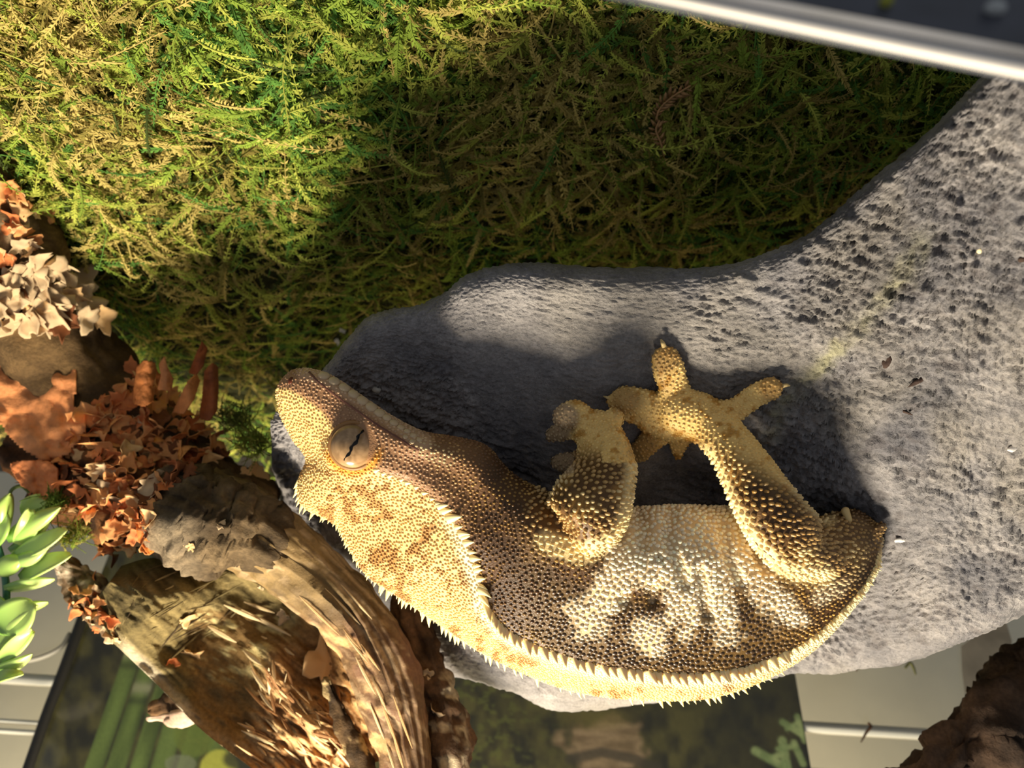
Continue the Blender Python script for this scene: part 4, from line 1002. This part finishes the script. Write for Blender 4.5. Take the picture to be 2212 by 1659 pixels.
# rolled bark curls sticking up from the heap
for k, (poly, dd, colr, lab) in enumerate([
   ([(286, 872), (290, 830), (296, 792), (312, 776), (334, 782), (338, 800), (330, 836), (332, 868), (312, 880)], .2135, lin(196, 118, 60), 'stout upright bark strip standing in the orange heap against the log'),
   ([(340, 842), (348, 812), (344, 786), (356, 768), (362, 792), (374, 818), (370, 846)], .2125, lin(202, 128, 74), 'slim bark strip between two stouter strips'),
   ([(430, 905), (438, 850), (442, 800), (458, 782), (470, 790), (472, 840), (468, 890), (452, 912)], .2155, lin(160, 86, 44), 'dull brown bark strip at the moss side of the heap'),
   ([(408, 806), (424, 764), (436, 736), (448, 752), (440, 790), (424, 812)], .222, lin(176, 92, 48), 'red-brown strip leaning on the shaded moss'),
   ([(372, 892), (392, 850), (406, 822), (424, 806), (432, 822), (420, 862), (398, 896)], .2105, lin(210, 130, 70), 'bent orange strip leaning on the dull brown strip')]):
    xm = sum(p[0] for p in poly) / len(poly)
    o = crumple('bark_strip', poly, lambda x, y, dd=dd, xm=xm: dd + .0000085 * (x - xm) ** 2, colr, lab, 20 + k, .0010, 'bark strip'); o['group'] = 'bark strips in the orange heap'

# ------------------------------------------------------------------ green plastic plant
m_pl = M('plastic_leaf', None, .35, spec=.5, sub=.1); m_stem = M('plastic_stem', lin(70, 120, 84), .35)
plant = thing('plastic_plant', 'bright green plastic plant with blunt leaves before the cream wall', 'plant', P(np.float64(5), np.float64(1300), np.float64(.215)))
V, F = loft(tube([(-30, 1120, .212, 6), (2, 1200, .210, 8), (14, 1290, .209, 9), (0, 1400, .208, 8), (-12, 1520, .207, 7)], 30, 10)); link('stem', mesh_np('stem', V, F), m_stem, plant)
V, F = loft(tube([(20, 1085, .214, 4), (24, 1060, .214, 4), (45, 1050, .214, 4), (62, 1062, .214, 4)], 14, 8)); link('stem', mesh_np('stem', V, F), M('stem_olive', lin(96, 110, 50), .5), plant)
def pleaf(b, t, wd, d0, d1, c0, c1, k):
    b = np.array(b, float); t = np.array(t, float); n, m_ = 12, 7; ax_ = t - b; pr = np.array([-ax_[1], ax_[0]]); pr /= np.linalg.norm(pr); V, C = [], []
    for i in range(n):
        u = i / (n - 1); w_ = wd * 1.3 * (math.sin(math.pi * min(1, .12 + u * .86)) ** .7) * .5 + .6
        for j in range(m_):
            s = j / (m_ - 1) * 2 - 1; p = b + ax_ * u + pr * (s * w_ + 7 * math.sin(u * 3.1) * ((k % 3) - 1))
            d = d0 + (d1 - d0) * u - .0022 * math.sin(u * math.pi) + .0016 * s * s * (1 if k % 2 else -.6) + .0012 * s * ((k % 4) - 1.5)
            V.append(P(p[0:1], p[1:2], np.array([d]))[0]); C.append(c0 * (1 - u) + c1 * u)
    o = link('leaf', mesh_np('leaf', np.array(V), grid_faces(n, m_, closed=False), np.array(C)), m_pl, plant); q = o.modifiers.new('thickness', 'SOLIDIFY'); q.thickness = .0005
g0, g1, g2 = lin(110, 164, 64), lin(198, 226, 110), lin(226, 238, 150)
for k, (b, t, wd, d0, d1) in enumerate([((42, 1250), (152, 1195), 26, .207, .204), ((14, 1165), (130, 1096), 30, .208, .203), ((38, 1176), (66, 1100), 34, .209, .205), ((4, 1150), (24, 1066), 34, .211, .209), ((28, 1205), (142, 1140), 26, .208, .205),
      ((18, 1215), (104, 1184), 24, .207, .203), ((66, 1130), (92, 1072), 46, .213, .211), ((8, 1272), (118, 1252), 20, .207, .204), ((-14, 1352), (70, 1300), 62, .206, .201), ((-6, 1398), (80, 1308), 26, .206, .200), ((-4, 1430), (70, 1362), 26, .206, .202),
      ((-12, 1446), (70, 1414), 20, .206, .203), ((-20, 1472), (50, 1452), 16, .206, .204), ((-10, 1235), (52, 1205), 34, .209, .205), ((-20, 1290), (30, 1330), 26, .208, .206), ((0, 1345), (104, 1302), 22, .210, .208), ((-20, 1180), (12, 1110), 30, .212, .210), ((20, 1190), (110, 1120), 20, .213, .211), ((-10, 1410), (60, 1372), 30, .211, .210)]):
    pleaf(b, t, wd, d0, d1, mix(g0, g1, np.float64(random.random() * .5)), mix(g1, g2, np.float64(random.random())), k)

# ------------------------------------------------------------------ poster, glass, cable and bits on the back wall
def poster():
    xl = on_y(120, 1500, WALL_Y)[0]; xr = on_y(1731, 1550, WALL_Y)[0]; z0 = on_y(900, 1180, WALL_Y)[2]; z1 = on_y(1000, 1790, WALL_Y)[2]
    n, m_ = 460, 170; X, Z = np.meshgrid(np.linspace(xl, xr, n), np.linspace(z0, z1, m_), indexing='ij')
    V = np.stack([X, np.full_like(X, WALL_Y - .0012), Z], -1); x, y, _ = proj(V)
    q = np.stack([x, y, 0 * x], -1)
    c = mix(lin(34, 31, 20), lin(76, 70, 36), .5 + .6 * fbm(q / np.array([26, 40, 1]), 4, 3))
    # bamboo canes: bands in wall coordinates
    cane = [(.085, .021), (.112, .022), (.140, .020), (.168, .024), (.200, .022), (.235, .024)]
    s = (X - xl) / (xr - xl)
    for k, (cs_, wd) in enumerate(cane):
        u = (s - cs_) / (wd * .6); a = sstep(1.0, .85, np.abs(u)); sh = .55 + .45 * np.sqrt(np.clip(1 - (u * .9 + .2) ** 2, 0, 1))
        cc = mix(lin(66, 78, 34), lin(106, 122, 62), .5 + .5 * vn(np.stack([X / .004, Z / .03, 0 * X + k], -1), 3)) * sh[..., None] * .95
        zn = (Z - z0) / (z1 - z0) - (.50, .62, .55, .66, .52, .6)[k]; cc = mix(cc, lin(150, 146, 120), .7 * np.exp(-(zn / .02) ** 2)); cc = mix(cc, lin(40, 44, 24), .6 * np.exp(-((zn - .045) / .014) ** 2))
        c = mix(c, cc, a * sstep(620, 560, x))
    def disc(cx_, cy_, r, colr, al=1.0, ry=None): return lambda c: mix(c, colr, al * sstep(1.08, .94, np.hypot((x - cx_) / r, (y - cy_) / (ry or r))))
    c = disc(420, 1590, 44, lin(92, 104, 42), .8)(c); c = disc(390, 1650, 34, lin(116, 118, 98), .6, 20)(c); c = disc(474, 1662, 42, lin(160, 158, 66))(c); c = disc(650, 1662, 40, lin(134, 148, 60))(c)
    c = mix(c, lin(36, 32, 26), .9 * poly_d(x, y, [(500, 1640), (560, 1665), (620, 1690)], 26)); c = mix(c, lin(120, 112, 84), .7 * poly_d(x, y, [(500, 1600), (540, 1640), (580, 1675)], 9))
    # boulder, moss and sage leaves in the print
    bl = sstep(1.1, .8, np.hypot((x - 1310) / 92, (y - 1610) / 62) + .25 * n2(x, y, 40, 5)); c = mix(c, mix(lin(104, 84, 62), lin(144, 120, 94), .5 + .6 * n2(x * .6, y * 1.6, 22, 7)), bl * .9)
    c = mix(c, lin(104, 92, 44), .5 * sstep(.9, .3, np.hypot((x - 1290) / 130, (y - 1550) / 40))); c = mix(c, lin(52, 46, 36), .8 * poly_d(x, y, [(1230, 1640), (1300, 1625), (1370, 1640), (1420, 1660)], 16))
    c = mix(c, lin(90, 92, 40), .55 * sstep(.0, .5, fbm(q / np.array([14, 9, 1]), 3, 15)) * sstep(1250, 1050, x) * sstep(950, 1000, x)); c = mix(c, lin(34, 32, 24), .5 * sstep(1450, 1600, x))
    for (ax0, ay0, bx0, by0, wd) in [(1632, 1622, 1700, 1660, 13), (1690, 1600, 1700, 1660, 13), (1660, 1640, 1690, 1628, 9), (1690, 1560, 1740, 1590, 10), (1722, 1548, 1738, 1600, 9), (1715, 1605, 1735, 1650, 10), (1680, 1618, 1712, 1612, 8), (1700, 1575, 1725, 1560, 7)]:
        c = mix(c, mix(lin(118, 134, 88), lin(150, 162, 112), .5 + n2(x, y, 20, 3)), .85 * poly_d(x, y, [(ax0, ay0), (bx0, by0)], wd))
    c = c * (1 + .12 * vn(q / 2.2, 9)[..., None])
    return mesh_np('poster', V.reshape(-1, 3), grid_faces(n, m_, closed=False), c.reshape(-1, 3), smooth=False)
m_post = M('printed_paper', None, .55, spec=.3)
po = link('poster', poster(), m_post, label='printed jungle backdrop of bamboo canes, mossy boulder and pale leaves on the wall', cat='poster'); _s = po.modifiers.new('thickness', 'SOLIDIFY'); _s.thickness = .0006
zb = on_y(75, 1467, WALL_Y)[2]; zt = on_y(55, 1570, WALL_Y)[2]
def trim(name, z, h, dep, mat, label): return box(name, (-.42, WALL_Y - dep, z - h / 2), (.42, WALL_Y + .004, z + h / 2), mat, kind='structure', label=label)
trim('trim_1', zb, .0040, .0006, m_white, 'glossy white ledge along the back wall')
trim('trim_2', zt + .0018, .0014, .0005, m_white, 'upper thin white bead along the back wall')
trim('trim_3', zt - .0018, .0014, .0005, m_white, 'lower thin white bead along the back wall')
# rear glass in front of the wall
gm = bpy.data.materials.new('clear_glass'); gm.use_nodes = True; nt = gm.node_tree; nt.nodes.clear()
_o = nt.nodes.new('ShaderNodeOutputMaterial'); _t = nt.nodes.new('ShaderNodeBsdfTransparent'); _g = nt.nodes.new('ShaderNodeBsdfGlossy'); _g.inputs['Roughness'].default_value = .08; _x = nt.nodes.new('ShaderNodeMixShader'); _x.inputs[0].default_value = .05
_t.inputs[0].default_value = (.97, .98, .96, 1); nt.links.new(_t.outputs[0], _x.inputs[1]); nt.links.new(_g.outputs[0], _x.inputs[2]); nt.links.new(_x.outputs[0], _o.inputs[0])
box('window_1', (-.42, WALL_Y - .0075, .0), (.42, WALL_Y - .0045, .42), gm, kind='structure', label='clear rear glass pane of the terrarium')
def wtube(name, pts, mat, label, cat, n=24, m_=10, **kw):
    V, F = loft(tube(pts, n, m_)); return link(name, mesh_np(name, V, F), mat, label=label, cat=cat, **kw)
def wd(x, y, off=.0): return float((on_y(x, y, WALL_Y - .009 - off) - CAM) @ _F)
m_black = M('black_rubber', lin(34, 32, 28), .5, [(900, .3, .0003, 'n')])
wtube('black_cable', [(x, y, wd(x, y, .003), 12) for x, y in ((30, 1740), (62, 1655), (100, 1545), (140, 1440), (180, 1330), (205, 1262))], m_black, 'thick black cable running down beside the bamboo print', 'cable')
wtube('shadow_strip', [(x, y, wd(x, y, .001), 5) for x, y in ((0, 1424), (50, 1428), (95, 1418), (132, 1398), (150, 1370))], M('shadow_grey', lin(150, 144, 130), .5), 'thin grey strip standing in for a shadow, curving to the black cable', 'painted shadow')  # a thin cast shadow, put in as a grey strip
m_deb = M('debris_brown', lin(70, 46, 26), .8)
wtube('hanging_twig', [(x, y, wd(x, y), r) for x, y, r in ((1876, 1562, 2.5), (1881, 1570, 4), (1873, 1580, 3.4), (1866, 1592, 2.6), (1860, 1603, 1.4))], m_deb, 'tiny brown twig stuck on the rear glass before the white ledge', 'twig', 16, 8)
wtube('glass_speck', [(x, y, wd(x, y), r) for x, y, r in ((1956, 1442, 3), (1966, 1432, 3.5), (1974, 1444, 3), (1978, 1456, 2))], M('speck_green', lin(84, 84, 48), .8), 'hooked green fleck on the rear glass by the rock edge', 'fleck', 14, 8)
wtube('glass_dot', [(x, y, wd(x, y), r) for x, y, r in ((1848, 1441, 3), (1850, 1448, 2.4))], m_deb, 'small dark dot on the rear glass by the rock edge', 'fleck', 8, 8)
# grey film patch on the glass
PT = [(2076, 1396), (2168, 1325), (2186, 1385), (2182, 1425), (2140, 1475), (2086, 1510), (2078, 1450)]
Vp = np.array([on_y(a, b, WALL_Y - .0082) for a, b in PT] + [on_y(a, b, WALL_Y - .0076) for a, b in PT]); k = len(PT)
link('film_patch', mesh_np('film_patch', Vp, [tuple(range(k)), tuple(range(2 * k - 1, k - 1, -1))] + [(i, i + k, (i + 1) % k + k, (i + 1) % k) for i in range(k)], smooth=False), M('grey_film', lin(128, 120, 106), .4, noise=(120, .8, 1.15)), label='grey film patch stuck on the rear glass beside the dark log', cat='patch')
# ------------------------------------------------------------------ front rim and dark front glass
ra, rb = P(np.float64(1250), np.float64(-48), np.float64(.0640)), P(np.float64(2420), np.float64(182), np.float64(.0545))
V, F = loft(tube([(1250, -50, .0640, 15), (1800, 62, .0592, 20), (2420, 186, .0545, 25)], 20, 16, .7)); link('trim_4', mesh_np('trim_4', V, F), m_white, kind='structure', label='white front rim of the terrarium')
dn = np.array([0, 0, -1.0]); off = np.array([0, -.0012, 0])
za = ra.copy(); za[2] = -.012; zbb = rb.copy(); zbb[2] = -.012
Vq = np.array([ra + off, rb + off, zbb + off, za + off, ra - off, rb - off, zbb - off, za - off])
link('wall_front', mesh_np('wall_front', Vq, [(0, 1, 2, 3), (7, 6, 5, 4), (0, 4, 5, 1), (3, 2, 6, 7), (1, 5, 6, 2), (0, 3, 7, 4)], smooth=False), M('dark_front_panel', lin(54, 56, 66), .45, noise=(160, .6, 1.3)), kind='structure', label='dark front panel of the terrarium below the white rim')
# ------------------------------------------------------------------ litter on the moss
TM = [moss_tree]
m_fern = M('dry_fern', lin(196, 150, 100), .75, [(1500, .4, .0004, 'n')], noise=(500, .7, 1.2))
def frond(name, pts, nl, ll, mat, label):
    pts = cr(np.array(pts, float), nl); root_ = hit(pts[nl // 2][0], pts[nl // 2][1], TM); t = thing(name, label, 'frond', root_[0])
    W = []
    for x, y in pts:
        h = hit(x, y, TM); W.append(np.array(h[0]) + UPW * .0095)
    W = np.array(W); tg = np.gradient(W, axis=0); tg /= np.linalg.norm(tg, axis=1, keepdims=True)
    ang = np.arange(6) * math.pi / 3; sd = np.cross(tg, UPW); sd /= np.linalg.norm(sd, axis=1, keepdims=True); up = np.cross(sd, tg)
    R = W[:, None] + .00028 * (np.cos(ang)[None, :, None] * sd[:, None] + np.sin(ang)[None, :, None] * up[:, None]); V, F = loft(R); link('rib', mesh_np('rib', V, F), mat, t)
    for i in range(1, nl - 1):
        for sg in (-1, 1):
            L = ll * (.5 + .6 * math.sin(math.pi * i / nl)) * random.uniform(.7, 1.1); d = tg[i] * .75 + sd[i] * sg * .7 + UPW * random.uniform(-.1, .35); d /= np.linalg.norm(d); s2 = np.cross(d, UPW); s2 /= np.linalg.norm(s2)
            p0 = W[i]; V = np.array([p0, p0 + d * L * .35 + s2 * L * .16, p0 + d * L * .75 + s2 * L * .1, p0 + d * L, p0 + d * L * .75 - s2 * L * .1, p0 + d * L * .35 - s2 * L * .16, p0 + d * L * .5 - UPW * L * .08])
            link('leaflet', mesh_np('leaflet', V, [(6, 0, 1), (6, 1, 2), (6, 2, 3), (6, 3, 4), (6, 4, 5), (6, 5, 0), (0, 5, 1), (1, 5, 4), (1, 4, 2), (2, 4, 3)]), mat, t)
frond('fern_frond', [(1412, 215), (1420, 190), (1445, 165), (1485, 140)], 11, .0034, m_fern, 'dried tan fern tip lying on the shaded moss')
frond('curled_frond', [(1430, 290), (1422, 262), (1412, 235), (1420, 215)], 9, .0030, m_fern, 'dark curled fern scrap touching the dried tan fern tip')
frond('golden_frond', [(1455, 330), (1462, 370), (1470, 400), (1468, 430)], 9, .0030, M('golden_moss', lin(150, 136, 60), .8), 'straggly golden moss frond standing out of the shade')
for (x, y, s_, lab) in ((752, 660, 9, 'white paper-like shred at the moss edge above the gecko snout'), (742, 690, 10, 'smaller white shred between the moss and the rock')):
    h = hit(x, y, TM); c_ = np.array(h[0]) + UPW * .012
    if lab.startswith('smaller'): c_ = np.array(h[0]) + UPW * .011
    o = bpy.data.objects.new('white_shred', FLK[4][2].copy()); COL.objects.link(o); o.data.materials.clear(); o.data.materials.append(m_white)
    o.location = c_; sc_ = s_ * .24 / FPX; o.scale = (sc_, sc_ * .6, sc_); o.rotation_euler = (.9, .3, x * .1); o['label'] = lab; o['category'] = 'shred'
for (x, y, s_, rz, mt, lab) in ((1915, 3, 15, .2, M('yellow_fleck', lin(150, 150, 60), .7), 'yellow-green fleck on the dark front panel'), (2150, 18, 24, .6, M('pale_fleck', lin(170, 172, 170), .7), 'pale grey smear on the dark front panel, beside the yellow fleck')):
    r = ray(x, y); yy = (ra + (rb - ra) * ((x - 1250) / 1170))[1] - .0016; p = CAM + r * (yy / r[1]); V, F = ell(p, _X * s_ * .058 / FPX, UPW * s_ * .6 * .058 / FPX, np.array([0, 1., 0]) * .0006, 14, 8)
    link('panel_fleck', mesh_np('panel_fleck', V, F), mt, label=lab, cat='fleck')

# ------------------------------------------------------------------ loose moss tufts
def tuft(name, x, y, d, rad, count, pal, label):
    c0 = P(np.float64(x), np.float64(y), np.float64(d)); r = rad * d / FPX; Vs, Fs, Cs, off = [], [], [], 0
    for i in range(count):
        vv, ff = random.choice(VARIANTS); q = np.linalg.qr(rng.normal(0, 1, (3, 3)))[0]; dirr = rng.normal(0, 1, 3); dirr /= np.linalg.norm(dirr)
        W = (vv * random.uniform(.35, .6)) @ q.T; W = W - W.mean(0) + c0 + dirr * r * random.random() ** .5 * np.array([1, .6, .7])
        Vs.append(W); Fs.append(ff + off); off += len(W); Cs.append(np.tile(random.choice(pal) * random.uniform(.7, 1.2), (len(W), 1)))
    o = link(name, mesh_np(name, np.concatenate(Vs), np.concatenate(Fs), np.concatenate(Cs), smooth=False), m_moss, label=label, cat='moss', kind='thing')
YG = [lin(150, 156, 60), lin(124, 140, 50), lin(170, 160, 80)]
tuft('moss_tuft', 548, 955, .219, 36, 90, YG, 'small yellow-green moss tuft between the branch bark and the rock')
tuft('moss_tuft', 510, 905, .226, 44, 90, [lin(112, 120, 56), lin(130, 134, 64)], 'dull olive moss tuft between the orange heap and the gecko snout')
tuft('moss_tuft', 160, 1155, .2085, 34, 70, YG, 'yellow-green moss tuft between the plastic plant and the orange heap')
tuft('moss_tuft', 120, 1085, .2095, 26, 50, [lin(116, 140, 54), lin(100, 128, 50)], 'deep green moss tuft under the torn reddish leaf')

# ------------------------------------------------------------------ crumbs on the rock
def crumb(name, x, y, L, wd, ang, mat, label, cat='crumb'):
    a = math.radians(ang); h = hit(x, y, [rock_tree]); c_ = np.array(h[0]); n_ = np.array(h[1]); d_ = float((c_ - CAM) @ _F)
    u = P(np.float64(x + 10 * math.cos(a)), np.float64(y + 10 * math.sin(a)), np.float64(d_)) - c_; u -= n_ * (u @ n_); u /= np.linalg.norm(u); v = np.cross(n_, u); s = d_ / FPX
    V, F = ell(c_ + n_ * wd * s * .3, u * L * s, v * wd * s, n_ * wd * .7 * s, 14, 10); V = V + (V - c_) * (.35 * fbm(V / .0011, 2, int(x)))[:, None]
    link(name, mesh_np(name, V, F), mat, label=label, cat=cat)
m_cr = M('dark_crumb', lin(66, 50, 42), .85, [(2000, .5, .0003, 'n')])
crumb('dark_crumb', 1917, 782, 19, 8, -38, m_cr, 'stubby dark brown crumb lying on the bright rock face')
crumb('dark_crumb', 1985, 822, 30, 5, -32, m_cr, 'slender dark brown crumb on the rock beside the stubby one')
crumb('dark_crumb', 1958, 890, 17, 4, -28, m_cr, 'thin dark sliver on the rock below the slender crumb')
crumb('dark_crumb', 2205, 560, 8, 7, 0, m_cr, 'round dark speck on the rock near its outer edge')
crumb('pale_grit', 2190, 968, 15, 6, -30, m_white, 'white grit smear on the smooth side of the rock', 'grit')
crumb('pale_grit', 1942, 1166, 11, 5, -15, m_white, 'white ring-shaped grit on the rock behind the gecko rump', 'grit')
crumb('pale_grit', 2117, 540, 7, 5, -40, M('grit_cream', lin(240, 220, 170), .6), 'cream grain on the rock above the yellow stain', 'grit')
crumb('pale_grit', 815, 842, 14, 9, 20, M('grit_grey', lin(190, 184, 170), .7), 'whitish crust on the rock beside the gecko jaw', 'grit')
